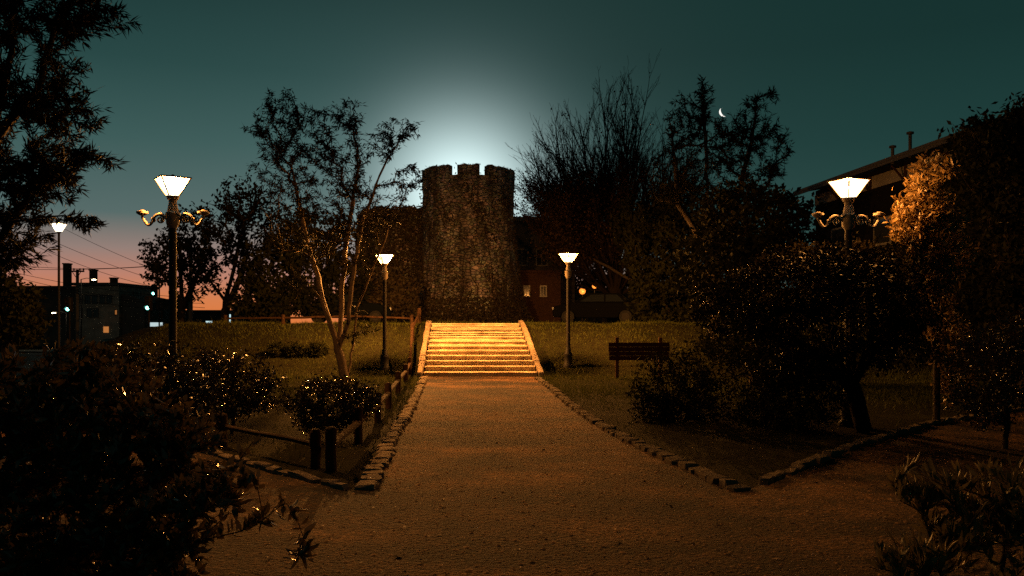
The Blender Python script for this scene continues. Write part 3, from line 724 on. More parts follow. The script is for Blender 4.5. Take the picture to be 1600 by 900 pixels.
def shop_row():
    d = 92; X = lambda px: (px - 800) * d / F; Z = lambda py: EYE + (505 - py) * d / F + .72
    e = empty('shop_row', (X(320), d, -.72)); tag(e, 'long low shop building under the street trees with a lit front', 'building'); ox = X(320)
    MB().box((0, 4, Z(487) / 2), (X(430) - X(222), 8, Z(487))).build('wall', M_plaster2, e)
    MB().box((0, 3.9, Z(486)), (X(432) - X(220), 8.4, .22)).build('roof', M_roof, e)
    for px, wpx, t, b, m in ((357, 9, 490, 507, M_shop), (374, 18, 493, 507, M_glass), (327, 12, 501, 509, M_shop), (300, 18, 495, 509, M_glass), (270, 22, 495, 509, M_glass)):
        f = MB().box((X(px) - ox, -.02, (Z(t) + Z(b)) / 2), (wpx * d / F, .06, Z(t) - Z(b))).build('shop_window', M_roof, e)
        MB().box((X(px) - ox, -.06, (Z(t) + Z(b)) / 2), (wpx * d / F * .86, .02, (Z(t) - Z(b)) * .86)).build('pane', m, f)
shop_row()
def billboard():
    d = 70; a, b = at(244, 467, d), at(300, 483, d); c = (a + b) / 2; e = empty('billboard', (c.x, d, -.79)); tag(e, 'large dark billboard seen from behind, under the left lamp', 'billboard')
    MB().box((0, 0, c.z + .79), (b.x - a.x, .18, a.z - b.z)).build('panel', M_roof, e)
    for s in (-1, 1): MB().lathe([(.09, 0), (.09, b.z + .79 + .2)], 8, (s * 1.1, .15, 0)).build('post', M_iron, e)
billboard()
def lit_sign():
    d = 62; c = at(244, 507, d); e = empty('lit_sign', (c.x, d, -.79)); tag(e, 'small white lit sign box on two legs by the street', 'sign')
    MB().box((0, 0, c.z + .79), (1.12, .2, .36)).build('box', M_steel, e); MB().box((0, -.105, c.z + .79), (1.04, .02, .30)).build('face', M_whitesign, e)
    for s in (-1, 1): MB().lathe([(.04, 0), (.04, c.z + .79 - .16)], 8, (s * .4, 0, 0)).build('leg', M_steel, e)
lit_sign()
def traffic_light(label, px, py, d, arm=False):
    c = at(px, py, d); z0 = Hf(c.x, d) ; e = empty('traffic_light', (c.x, d, z0)); tag(e, label, 'traffic light', 'green traffic lights along the street')
    h = c.z - z0
    MB().lathe([(.10, 0), (.10, .2), (.055, .25), (.05, h + (.9 if arm else -.36))], 10, (.32 if arm else 0, .12, 0)).build('pole', M_iron, e, smooth=True)
    if arm: MB().tube([(.32, .12, h + .3), (0, .10, h + .3)], .03, 6).build('bracket', M_iron, e)
    MB().box((0, 0, h), (.30, .2, .76)).build('housing', M_iron, e, bevel=.03)
    MB().box((0, .12, h), (.36, .02, .82)).build('backplate', M_iron, e)
    for k, m in enumerate((M_green, M_glass, M_glass)):
        z = h - .25 + .25 * k; ln = MB().lathe([(.098, 0), (.085, .012), (.05, .02)], 14).build('lens', m, e, (0, -.101, z), rot=(R(90), 0, 0), smooth=True)
        vis = MB(); V = []
        for i in range(9):
            a = R(-10 + 200 * i / 8)
            for rr, y in ((.112, 0), (.112, -.14), (.118, -.14), (.118, 0)): V.append((rr * math.cos(a), y, rr * math.sin(a)))
        vis.add(V, [(j * 4 + q, j * 4 + (q + 1) % 4, (j + 1) * 4 + (q + 1) % 4, (j + 1) * 4 + q) for j in range(8) for q in range(4)]); vis.build('visor', M_iron, e, (0, -.10, z))
traffic_light('green traffic light left of the utility pole, below the chimneys', 107, 476, 46)
traffic_light('lower of two neighbouring green traffic lights beside the big lamp pole', 231.5, 474, 46)
traffic_light('upper of two neighbouring green traffic lights beside the big lamp pole', 240.5, 453, 58, True)
def utility_pole(label, px, ptop, d, half):
    c = at(px, ptop, d); z0 = -.79; e = empty('utility_pole', (c.x, d, z0)); tag(e, label, 'utility pole', 'utility poles by the street'); h = c.z - z0
    MB().lathe([(.15, 0), (.11, h)], 10).build('pole', mat('concrete_pole', (.14, .135, .125), .9, .2), e, smooth=True)
    MB().box((0, -.13, h - .15), (half * 2, .1, .12)).build('crossarm', M_wood, e)
    for s in (-.92, -.35, .45, .92): MB().lathe([(.03, 0), (.06, .05), (.06, .14), (.02, .18)], 8, (s * half, -.13, h - .09)).build('insulator', M_iron, e, smooth=True)
    for s in (-1, 1): MB().tube([(s * half * .55, -.13, h - .2), (0, -.1, h - .7)], .025, 6).build('strut', M_iron, e)
utility_pole('pale utility pole with a crossarm between the chimneys', 121, 421, 64, .58)
utility_pole('utility pole half hidden in the street trees right of the big lamp', 298, 384, 52, .62)
def wire(label, a, b, sag, r=.016):
    a = Vector(a); b = Vector(b); pts = []
    for i in range(25):
        t = i / 24; p = a.lerp(b, t); p.z -= sag * 4 * t * (1 - t); pts.append(p - a)
    return tag(MB().tube(pts, r, 4).build('overhead_wire', M_iron, None, a), label, 'wire', 'overhead wires above the street')
WR = [((30, 352), (245, 438), 62, 66), ((30, 372), (240, 448), 62, 66), ((20, 414), (330, 404), 60, 56), ((20, 420), (330, 408), 60, 56), ((20, 425), (320, 466), 62, 60), ((20, 432), (320, 474), 62, 60), ((20, 440), (320, 481), 62, 60), ((20, 447), (320, 488), 62, 60), ((50, 330), (330, 452), 70, 62)]
WL = ['upper of two wires slanting down from the cone lamp toward the street tree', 'lower of two wires slanting down from the cone lamp toward the street tree',
      'upper of the level pair of wires crossing above the chimneys', 'lower of the level pair of wires crossing above the chimneys',
      'topmost of four parallel wires sagging over the low roofs', 'second from top of four parallel wires sagging over the low roofs', 'third from top of four parallel wires sagging over the low roofs', 'lowest of four parallel wires sagging over the low roofs',
      'highest and steepest wire slanting across the pink sky left of the big lamp']
for i, (p, q, d0, d1) in enumerate(WR):
    wire(WL[i], at(*p, d0), at(*q, d1), .25 + .1 * (i % 3))
def cobra(label, px, py, d, side):
    c = at(px, py, d); z0 = -.79; h = c.z - z0; e = empty('road_lamp', (c.x + side * 1.1, d, z0)); tag(e, label, 'street lamp', 'small road lamps beyond the street')
    MB().lathe([(.08, 0), (.05, h + .1)], 8).build('pole', M_iron, e, smooth=True)
    MB().tube([(0, 0, h + .08), (-side * .5, 0, h + .2), (-side * 1.0, 0, h + .12)], .03, 6).build('arm', M_iron, e)
    MB().lathe([(.01, -.2), (.05, -.14), (.07, 0), (.05, .14), (.01, .2)], 10).build('head', M_bulb, e, (-side * 1.15, 0, h + .05), rot=(0, R(90), 0), smooth=True)
    ld = bpy.data.lights.new('road_light', 'POINT'); ld.energy = 50; ld.color = (1, .8, .55); ld.shadow_soft_size = .1
    lo = bpy.data.objects.new('road_light', ld); col.objects.link(lo); lo.parent = e; lo.location = (-side * 1.15, -.3, h - .1)
cobra('small bright road lamp on the chimney skyline', 146, 438, 74, -1)
cobra('small bright road lamp low beside the left green light', 85, 490, 74, 1)

def garden_wall():
    e = empty('garden_wall', (20, 74, PLAT)); tag(e, 'long dark garden wall far behind the right trees', 'wall')
    MB().box((0, 0, 1.5), (34, .3, 3.0)).build('masonry', M_plaster2, e); MB().box((0, 0, 3.06), (34.1, .42, .12)).build('coping', M_plaster2, e)
    for i in range(12): MB().box((-16 + i * 2.9, -.2, 1.45), (.35, .1, 2.9)).build('pier', M_plaster2, e)
garden_wall()
# cars
def car(label, loc, rz, paint, tails=False):
    e = empty('parked_car', loc, rz); tag(e, label, 'car', 'cars parked around the park')
    prof = [(-2.05, .32), (-2.1, .62), (-2.02, .86), (-1.45, .95), (-1.15, .98), (1.0, 1.0), (1.55, .93), (2.0, .80), (2.1, .58), (2.05, .30), (1.72, .28), (1.62, .50), (1.35, .62), (1.08, .50), (.98, .26), (-.98, .26), (-1.08, .50), (-1.35, .62), (-1.62, .50), (-1.72, .28)]
    MB().prism(prof, -.84, .84).build('body', paint, e, bevel=.035)
    cab = [(-1.6, .97), (-1.05, 1.42), (.30, 1.46), (1.05, .99)]; V = []
    for s, k in ((-1, 0), (1, 0)):
        for i, (x, z) in enumerate(cab): V.append((x, s * (.80 if z < 1.1 else .62), z))
    MB().add(V, [(0, 1, 2, 3), (7, 6, 5, 4), (0, 4, 5, 1), (1, 5, 6, 2), (2, 6, 7, 3), (3, 7, 4, 0)]).build('cabin', paint, e, bevel=.03)
    for s in (-1, 1):
        for xa, xb, ta, tb in ((-1.28, -.42, -.95, -.42), (-.34, .78, -.34, .27)):
            V = [(xa, s * .795, 1.03), (xb, s * .795, 1.03), (tb, s * .66, 1.36), (ta, s * .66, 1.36)]; V += [(x, y + s * .012, z) for x, y, z in V]
            MB().add(V, [(0, 1, 2, 3), (7, 6, 5, 4), (0, 4, 5, 1), (1, 5, 6, 2), (2, 6, 7, 3), (3, 7, 4, 0)]).build('side_window', M_glass, e)
        for x in (-1.35, 1.35):
            t_ = MB().lathe([(.19, -.11), (.30, -.11), (.315, -.07), (.315, .07), (.30, .11), (.19, .11)], 18).build('wheel', M_rubber, e, (x, s * .78, .315), rot=(R(90), 0, 0), smooth=True)
            MB().lathe([(.185, -.125), (.10, -.10), (.10, .10), (.185, .125)], 12).build('rim', M_iron, t_)
        MB().box((2.06, s * .58, .70), (.08, .36, .14)).build('headlight', M_headlamp, e, bevel=.02)
        MB().box((-2.07, s * .62, .74), (.06, .3, .16)).build('tail_light', M_redlight if tails else mat('red_lens', (.25, .01, .01), .2, .5), e, bevel=.02)
    for xa, za, xb, zb in ((1.0, 1.04, .38, 1.42), (-1.55, 1.03, -1.10, 1.38)):
        s = 1 if xa > 0 else -1; V = [(xa + .012 * s, -.70, za), (xa + .012 * s, .70, za), (xb + .012 * s, .56, zb), (xb + .012 * s, -.56, zb)]; V += [(x + .012 * s, y, z + .01) for x, y, z in V]
        MB().add(V, [(0, 1, 2, 3), (7, 6, 5, 4), (0, 4, 5, 1), (1, 5, 6, 2), (2, 6, 7, 3), (3, 7, 4, 0)]).build('windscreen', M_glass, e)
paint_d = mat('dark_car_paint', (.003, .0035, .004), .8, .04); paint_b = mat('blue_car_paint', (.004, .006, .008), .8, .05)
car('dark car parked on the lane right of the stairs, facing left', (4.1, 40.0, PLAT + .012), R(172), paint_d)
car('bluish car parked on the lane behind the left bank', (-8.0, 40.5, PLAT + .012), R(8), paint_b)
car('dark car on the street with red tail lights glowing, behind the left shrub', ((196 - 800) * 52 / F, 52, -.788), R(65), paint_b, True)

# wooden board by the right lawn
def notice_board():
    d = 24.0; a, b = at(951, 535, d), at(1046, 563, d); z0 = Hf(5, d); cx = (a.x + b.x) / 2
    e = empty('wooden_board', (cx, d, z0)); tag(e, 'dark reddish plank board on two posts on the right lawn', 'sign'); w_ = b.x - a.x; n = 4; hh = (a.z - b.z) / n
    mred = mat('red_brown_boards', (.022, .007, .005), .9, .05, (.012, .005, .003), 6, .4, 30)
    for i in range(n): MB().box((0, rnd.uniform(-.006, .006), b.z - z0 + hh * (i + .5)), (w_ + rnd.uniform(-.02, .02), .04, hh - .005)).build('board', mred, e, bevel=.006)
    for s in (-1, 1): MB().box((s * (w_ / 2 - .25), .075, (a.z - z0 + .15) / 2), (.10, .10, a.z - z0 + .15)).build('post', M_wood, e, bevel=.012)
notice_board()
# bench by the orange lamps
def bench():
    p = at(932, 478, 50); e = empty('park_bench', (p.x, 50, PLAT), R(8)); tag(e, 'slatted bench under the orange globe lamps', 'bench')
    for k in range(3): MB().box((0, -.05 + .13 * k, .45), (1.5, .10, .035)).build('seat_slat', M_wood, e)
    for k in range(3): MB().box((0, .36 + .02 * k, .58 + .14 * k), (1.5, .03, .10)).build('back_slat', M_wood, e)
    for s in (-1, 1):
        MB().box((s * .6, .08, .22), (.06, .4, .42)).build('leg', M_iron, e); MB().box((s * .6, .395, .52), (.05, .04, .85)).build('back_post', M_iron, e)
bench()

# ------------------------------------------------------------------ moon
def moon():
    d = 3000.0; c = at(1131, 175, d); r = 7.4 * d / F; e = []
    V = []; n = 24; ax = math.radians(28)
    # the lit lune of a sphere: between the limb and the terminator, seen from Earth as a thin crescent
    for i in range(n + 1):
        la = -math.pi / 2 + math.pi * i / n
        for j in range(6):
            lo = R(-90 + 40 * j / 5); V.append((r * math.cos(la) * math.sin(lo), -r * math.cos(la) * math.cos(lo), r * math.sin(la)))
    Q = [(i * 6 + j, i * 6 + j + 1, (i + 1) * 6 + j + 1, (i + 1) * 6 + j) for i in range(n) for j in range(5)]
    o = link('moon', npmesh('moon', V, Q, emis('moonlight', (1, .97, .9), 1.1, (.3, .3, .3))), None, None, c, (0, R(-25), 0))
    tag(o, 'thin white crescent moon above the right hand trees', 'moon')
moon()
# ------------------------------------------------------------------ trees and shrubs
def grow(trunks, tips, base_r, tip_r, seg=.3, seed=0, down=1.6, jit=.05, mainpen=0.0):
    """trunks: polylines (first starts at the root). tips: (n,3). Returns node arrays."""
    rs = np.random.RandomState(seed); pos = np.zeros((40000, 3)); par = np.full(40000, -1, int); n = 0
    tdir = np.zeros((40000, 3))
    for T in trunks:
        T = [np.array(p, float) for p in T]; prev = -1
        if n and len(T):
            prev = int(np.argmin(np.linalg.norm(pos[:n] - T[0], axis=1))); T[0] = pos[prev]
        start = True
        for a, b in zip(T, T[1:]):
            k = max(1, int(np.linalg.norm(b - a) / seg))
            if prev < 0: pos[n] = a; par[n] = -1; tdir[n] = (b - a) / np.linalg.norm(b - a); prev = n; n += 1
            for j in range(1, k + 1):
                pos[n] = a + (b - a) * j / k + rs.normal(0, jit * .3, 3) * (j < k); par[n] = prev; tdir[n] = (b - a) / np.linalg.norm(b - a); prev = n; n += 1
    ntr = n
    order = np.argsort(np.min(np.linalg.norm(tips[:, None] - pos[None, ntr // 3:ntr][:, ::2], axis=2), axis=1)); tipn = []
    for ti in order:
        p = tips[ti]; dv = p - pos[:n]; d = np.linalg.norm(dv, axis=1) + 1e-6
        cs = np.einsum('ij,ij->i', dv, tdir[:n]) / d
        cost = d * (1 + .55 * (1 - cs)) + down * np.maximum(0, pos[:n, 2] - p[2]) + (np.arange(n) < ntr * .35) * .6
        j = int(np.argmin(cost)); ln = d[j]; k = max(1, int(ln / seg)); a = pos[j].copy(); t0 = tdir[j]; prev = j
        mid = a + t0 * ln * .4 * rs.uniform(.6, 1.2) + (p - a) * .25
        for q in range(1, k + 1):
            t = q / k; pt = a * (1 - t) ** 2 + mid * 2 * t * (1 - t) + p * t * t
            if q < k: pt = pt + rs.normal(0, jit, 3) * min(1, ln)
            if n >= 39990: break
            pos[n] = pt; v = pt - pos[prev]; tdir[n] = v / (np.linalg.norm(v) + 1e-6); par[n] = prev; prev = n; n += 1
        tipn.append(prev)
    pos = pos[:n]; par = par[:n]; tdir = tdir[:n]
    area = np.zeros(n); haschild = np.zeros(n, bool); haschild[par[par >= 0]] = True; area[~haschild] = 1
    for i in range(n - 1, 0, -1):
        if par[i] >= 0: area[par[i]] += area[i]
    area = np.maximum(area, 1)
    ex = math.log(base_r / tip_r) / max(math.log(area[0]), .1); rad = tip_r * area ** ex
    return pos, par, tdir, rad, area, np.array(tipn)

def wood_mesh(name, G, m, minr=0.0, sides=6):
    pos, par, tdir, rad, area, tipn = G; n = len(pos); main = np.full(n, -1, int)
    for i in range(n - 1, -1, -1):
        p = par[i]
        if p >= 0 and (main[p] < 0 or area[i] > area[main[p]]): main[p] = i
    Vs = []; Qs = []; off = 0
    for i in range(n):
        if par[i] >= 0 and main[par[i]] == i: continue
        ch = [par[i]] if par[i] >= 0 else []; j = i
        while j >= 0: ch.append(j); j = main[j]
        if len(ch) < 2: continue
        c = np.array(ch); P = pos[c]; r = rad[c].copy()
        if par[i] >= 0: r[0] = min(r[0], r[1] * 1.25)
        if r.max() < minr: continue
        T = np.gradient(P, axis=0); T /= np.linalg.norm(T, axis=1, keepdims=True) + 1e-9
        k = sides if r.max() > .04 else (5 if r.max() > .015 else 3)
        ref = np.array([.37, .21, .9]) if abs(T[0] @ np.array([.37, .21, .9])) < .9 else np.array([1., 0, 0])
        U = np.cross(T, ref); U /= np.linalg.norm(U, axis=1, keepdims=True) + 1e-9; W = np.cross(T, U); a = np.arange(k) * 2 * math.pi / k
        V = P[:, None] + (U[:, None] * np.cos(a)[None, :, None] + W[:, None] * np.sin(a)[None, :, None]) * r[:, None, None]
        Vs.append(V.reshape(-1, 3)); b = np.arange(len(c) - 1)[:, None] * k + np.arange(k)[None]; b2 = np.arange(len(c) - 1)[:, None] * k + (np.arange(k)[None] + 1) % k
        Qs.append(np.stack([b, b2, b2 + k, b + k], -1).reshape(-1, 4) + off); off += len(c) * k
    return npmesh(name, np.concatenate(Vs), np.concatenate(Qs), m, True)

def tip_leaves(G, per, back, seed, spread=.7, droop=0.0, along=.5, jitter=.02, up=0):
    """positions and directions of leaves set along the last stretch of every twig"""
    pos, par, tdir, rad, area, tipn = G; rs = np.random.RandomState(seed); P = []; D = []
    for t in tipn:
        ch = [t]; ln = 0; j = t
        while par[j] >= 0 and ln < back: ln += np.linalg.norm(pos[j] - pos[par[j]]); j = par[j]; ch.append(j)
        C = pos[np.array(ch)]; k = rs.poisson(per); s = rs.rand(k) ** 1.3 * (len(C) - 1); i = np.minimum(s.astype(int), len(C) - 2) if len(C) > 1 else np.zeros(k, int)
        if len(C) < 2: continue
        f = (s - i)[:, None]; P.append(C[i] * (1 - f) + C[i + 1] * f + rs.normal(0, jitter, (k, 3))); D.append(np.repeat(tdir[t][None], k, 0) * along)
    P = np.concatenate(P); D = np.concatenate(D) + rs.normal(0, spread, (len(P), 3)); D[:, 2] += up - droop
    return P, D

def blob_tips(blobs, d, n, seed, shell=.35):
    """blobs: (px,py,rx,ry,depth_radius,depth_offset,weight) -> points in ellipsoids standing d metres off"""
    rs = np.random.RandomState(seed); w_ = np.array([b[6] for b in blobs], float); w_ /= w_.sum(); out = []
    for b, k in zip(blobs, (w_ * n).round().astype(int)):
        v = rs.normal(0, 1, (k, 3)); v /= np.linalg.norm(v, axis=1, keepdims=True); v *= (shell + (1 - shell) * rs.rand(k, 1) ** .5)
        dd = d + b[5]; c = at(b[0], b[1], dd); out.append(np.array(c)[None] + v * np.array([b[2] * dd / F, b[4], b[3] * dd / F]))
    return np.concatenate(out)

def plant(name, label, cat, G, leafsets, bark, group=None, crown='crown', stem='trunk', minr=0):
    root = Vector(G[0][0]); e = empty(name, root); tag(e, label, cat, group); rt = np.array(root)
    G = (G[0] - rt,) + tuple(G[1:]); link(stem, wood_mesh(stem, G, bark, minr), None, e)
    for i, (P, D, Ln, Wd, m, fold) in enumerate(leafsets):
        rs = np.random.RandomState(i + 5); n = len(P)
        link(crown, leafmesh(crown, P - rt, D, rs.uniform(*Ln, n), rs.uniform(*Wd, n), m, i + len(P) % 97, fold), None, e)
    return e

M_lw = mat('willow_leaf', (.010, .011, .0045), .75, .05, (.016, .015, .006), 2.2, transl=.08)
M_ev = mat('evergreen_leaf', (.009, .011, .0045), .8, .03, (.016, .016, .006), 2.0, transl=.05)
M_gl = mat('glossy_leaf', (.012, .011, .005), .22, .45, (.030, .020, .008), 3.0, transl=.08)
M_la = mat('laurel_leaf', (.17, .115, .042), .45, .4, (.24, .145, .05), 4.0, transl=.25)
M_br = mat('brown_leaf', (.05, .028, .012), .7, .1, (.022, .016, .007), 3.0, transl=.2)
M_sp = mat('spiky_leaf', (.26, .20, .085), .5, .3, (.06, .055, .024), 9.0, transl=.25)

def gnd(px, d): x = (px - 800) * d / F; return Vector((x, d, Hf(x, d)))
def line(p, *q): return [p] + list(q)

# --- tall narrow-leaved tree, upper left corner
d = 10.5; b = gnd(-60, d); tr = [b, at(-40, 420, d), at(-10, 220, d), at(20, 60, d), at(30, -60, d)]
tips = blob_tips([(60, -20, 110, 70, 1.2, 0, 3), (40, 90, 80, 90, 1.2, 0, 3), (150, 30, 55, 22, .5, 0, .7), (40, 220, 60, 90, 1.1, 0, 3), (110, 170, 40, 45, .8, 0, 1.0), (10, 350, 45, 80, 1.0, 0, 2.4), (150, 245, 28, 12, .4, 0, .45), (130, 345, 14, 18, .3, 0, .25), (80, 280, 40, 40, .7, 0, .9), (-60, 150, 60, 260, 1.2, 0, 2)], d, 950, 1)
G = grow([tr, [at(-10, 220, d), at(60, 140, d), at(90, 20, d)], [at(-40, 420, d), at(30, 330, d), at(75, 270, d)]], tips, .12, .0035, .16, 1, down=1.0)
P, D = tip_leaves(G, 24, .42, 1, .42, .25, .8)
plant('narrow_leaved_tree', 'tall narrow leaved tree cut off by the upper left corner', 'tree', G, [(P, D, (.09, .17), (.016, .028), M_lw, False)], M_bark, 'park trees')

# --- forked tree left of the stairs lamp, pale stems
d = 22.5; b = gnd(541, d); z = lambda px, py, o=0: at(px, py, d + o)
tr = [b, z(524, 530), z(505, 470), z(495, 430), z(470, 330), z(440, 170)]
T = [tr, [z(528, 545), z(534, 470, .4), z(538, 400, .4), z(560, 260, .5), z(545, 160, .5)], [z(530, 540), z(545, 500, -.4), z(550, 440, -.4), z(565, 350, -.4), z(600, 260, -.2), z(640, 195, 0)],
     [b + Vector((.05, .1, .1)), z(552, 540, .5), z(558, 480, .6), z(600, 380, .8), z(625, 300, .8)], [z(505, 470), z(480, 440, -.3), z(460, 470, -.4)], [z(524, 500), z(480, 380, .8), z(455, 260, .8)]]
tips = blob_tips([(435, 195, 36, 62, .9, 0, 2.2), (490, 205, 35, 45, .9, 0, 1.4), (545, 175, 28, 25, .6, 0, .6), (455, 270, 50, 50, 1.2, 0, 1.7), (540, 250, 45, 55, 1.2, 0, 1.7), (625, 200, 35, 16, .5, 0, .55), (595, 225, 22, 25, .5, 0, .45), (570, 320, 60, 50, 1.3, 0, 1.8), (640, 280, 30, 22, .6, 0, .6), (470, 350, 70, 60, 1.4, .4, 2.4), (540, 380, 60, 50, 1.3, 0, 1.5), (400, 200, 20, 8, .3, 0, .12), (395, 258, 18, 4, .2, 0, .06), (470, 430, 25, 25, .7, 0, .25), (560, 500, 35, 35, .6, 0, .3)], d, 1000, 2)
G = grow(T, tips, .13, .005, .25, 2)
P, D = tip_leaves(G, 15, .5, 2, .5, .35, .7, .03)
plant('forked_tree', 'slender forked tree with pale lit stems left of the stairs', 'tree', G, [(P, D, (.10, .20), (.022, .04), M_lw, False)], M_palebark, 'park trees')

# --- street trees, fine foliage, far left
for k, (px, dd, bl, lab, sd) in enumerate((
        (284, 47, [(270, 400, 48, 50, 2, 0, 2.5), (300, 360, 45, 45, 2, 0, 2), (240, 425, 22, 28, 1, 0, .7), (310, 420, 40, 50, 2, 0, 1.5)], 'spreading street tree behind the big left lamp pole', 11),
        (352, 44, [(350, 350, 45, 50, 2, 0, 2.2), (380, 310, 38, 40, 2, 0, 1.8), (395, 370, 50, 70, 2, 0, 2.4), (340, 420, 40, 50, 2, 0, 1.4), (430, 340, 40, 60, 2, 0, 1.5)], 'taller street tree between the lamp pole and the forked tree', 12))):
    b = gnd(px, dd); z = lambda px_, py: at(px_, py, dd)
    cx = np.mean([q[0] for q in bl]); T = [[b, z(px, 470), z((px + cx) / 2, 420), z(cx, 360)], [z(px, 470), z(px - 30, 430), z(px - 45, 390)], [z(px, 480), z(px + 25, 430), z(px + 40, 370)]]
    G = grow(T, blob_tips(bl, dd, 520, sd, .2), .22, .012, .45, sd)
    P, D = tip_leaves(G, 7, .7, sd, .7, .1, .5, .10)
    plant('street_tree', lab, 'tree', G, [(P, D, (.16, .28), (.11, .18), M_ev, False)], M_bark, 'street trees at the left')

# --- dense dark evergreen bush behind the forked tree
def dense(name, label, px, dd, bl, ntip, per, Ln, Wd, sd, m=None, cat='tree', group='dark evergreens', trunkr=.18, back=.6, fold=False, jit=.12, seg=.4, stem='trunk', crown='crown', shell=.45, up=0, bark=None):
    b = gnd(px, dd); ys = [q[1] for q in bl]; cx = np.average([q[0] for q in bl], weights=[q[6] for q in bl]); cyy = np.average(ys, weights=[q[6] for q in bl])
    top = at(cx, cyy, dd); T = [[b, b.lerp(top, .45) + Vector((.05, .03, 0)), top]]
    for q in bl:
        c = at(q[0], q[1], dd + q[5]); st_ = b.lerp(top, .35); T.append([st_, st_.lerp(c, .5) + Vector((0, 0, .08)), c])
    G = grow(T, blob_tips(bl, dd, ntip, sd, shell), trunkr, trunkr * .035, seg, sd)
    P, D = tip_leaves(G, per, back, sd, .75, .15, .5, jit, up)
    return plant(name, label, cat, G, [(P, D, Ln, Wd, m or M_ev, fold)], bark or M_bark, group, crown, stem)
dense('evergreen_tree', 'solid black evergreen between the street trees and the forked tree', 430, 38, [(430, 430, 62, 75, 1.8, 0, 3), (480, 410, 60, 90, 1.6, 1, 3), (540, 420, 50, 90, 1.5, 2, 2), (410, 470, 45, 38, 1.3, -1, 1.2)], 520, 26, (.16, .3), (.10, .17), 21)
dense('evergreen_shrub', 'dark leafy shrub under the old wall behind the left stairs lamp', 610, 44, [(610, 460, 50, 42, 1.2, 0, 2), (560, 470, 40, 35, 1.2, 0, 1.5)], 260, 24, (.14, .26), (.09, .15), 22, M_ivy, 'shrub')

# --- fan of bare branches right of the tower
def fan_tree():
    d = 42.0; b = gnd(962, d); rs = np.random.RandomState(41); T = []; tips = []
    pos = []; root = at(960, 425, d)
    nodes = [np.array(b), np.array(b) * .5 + np.array(root) * .5, np.array(root)]; par = [-1, 0, 1]; tipn = []
    def shoot(j, dr, ln, k, lev):
        p = nodes[j].copy(); st_ = ln / k; dr = dr / np.linalg.norm(dr); idx = j; my = []
        for i in range(k):
            dr = dr + rs.normal(0, .05, 3) + np.array([0, 0, .045]); dr /= np.linalg.norm(dr); p = p + dr * st_; nodes.append(p.copy()); par.append(idx); idx = len(nodes) - 1; my.append((idx, dr.copy()))
        tipn.append(idx)
        if lev < 3:
            for q in range({0: 13, 1: 7, 2: 3}[lev]):
                i0 = rs.randint(int(k * (.12 if lev == 0 else .2)), k); ii, dd = my[i0]; side = rs.normal(0, 1, 3); side -= dd * (side @ dd); side /= np.linalg.norm(side)
                an = rs.uniform(.22, .6); shoot(ii, dd * math.cos(an) + side * math.sin(an), ln * rs.uniform(.35, .6) * (1 - .35 * i0 / k), max(4, int(k * .6)), lev + 1)
    for q in range(56):
        az = rs.uniform(-1.1, 1.15) if q < 44 else rs.uniform(-1.1, -.4); dp = rs.normal(0, .35)
        ln = rs.uniform(5.0, 7.3) * (1.0 - .16 * abs(az)); shoot(2 if q % 3 else 1, np.array([math.sin(az), dp, math.cos(az)]), ln, 14, 0)
    pos = np.array(nodes); par_ = np.array(par); n = len(pos); tdir = np.zeros((n, 3)); v = pos[1:] - pos[par_[1:]]; tdir[1:] = v / np.linalg.norm(v, axis=1, keepdims=True); tdir[0] = (0, 0, 1)
    area = np.zeros(n); hc = np.zeros(n, bool); hc[par_[1:]] = True; area[~hc] = 1
    for i in range(n - 1, 0, -1): area[par_[i]] += area[i]
    area = np.maximum(area, 1); rad = .006 * area ** .44
    G = (pos, par_, tdir, rad, area, np.array(tipn))
    P, D = tip_leaves(G, 3.2, 1.3, 4, .7, .3, .4, .05)
    low = pos[np.array(tipn)][:, 2]
    # leaves stay only on the lower boughs; the upper shoots are bare
    keep = rs.rand(len(P)) < np.clip((9.6 - P[:, 2]) / 4.0, .06, .6) * (P[:, 2] > 4.6); P = P[keep]; D = D[keep]
    n2 = len(P); Pm = P[(P[:, 2] < 8.4) & (P[:, 0] < 4.0)]; Pm = Pm + rs.normal(0, .14, Pm.shape); P = np.concatenate([P, Pm]); D = np.concatenate([D, rs.normal(0, 1, Pm.shape)])
    plant('bare_fan_tree', 'tall bare tree fanning out thin shoots right of the tower', 'tree', G, [(P, D, (.08, .16), (.06, .11), M_br, False)], mat('black_bark', (.016, .012, .009), .95, .05, (.008, .006, .005), 9), 'park trees')
fan_tree()

# --- narrow-leaved trees under the moon
d = 27.0; b = gnd(1120, d); z = lambda px, py, o=0: at(px, py, d + o)
T = [[b, z(1115, 430), z(1105, 300), z(1098, 130)], [z(1115, 430), z(1150, 320), z(1175, 220), z(1185, 140)], [z(1115, 400), z(1060, 320), z(1050, 200)], [z(1150, 320), z(1200, 290), z(1215, 230)]]
tips = blob_tips([(1098, 160, 14, 42, .5, 0, .9), (1062, 190, 24, 50, .8, 0, 1.2), (1110, 220, 35, 45, 1, 0, 1.4), (1180, 190, 34, 48, .8, 0, 1.4), (1208, 235, 28, 45, .8, 0, 1.1), (1135, 200, 22, 30, .6, 0, .4), (1150, 230, 30, 40, .9, 0, 1.1), (1130, 280, 80, 35, 1.5, 0, 2.2), (1215, 265, 20, 14, .5, 0, .3), (1050, 270, 40, 50, 1.2, 0, 1.5), (1208, 150, 10, 14, .3, 0, .15)], d, 820, 3)
G = grow(T, tips, .16, .007, .28, 3)
P, D = tip_leaves(G, 13, .45, 3, .5, .2, .8, .02)
plant('narrow_leaved_tree', 'narrow leaved tree with upright tufts below the crescent moon', 'tree', G, [(P, D, (.13, .25), (.026, .044), M_lw, False)], M_bark, 'park trees')

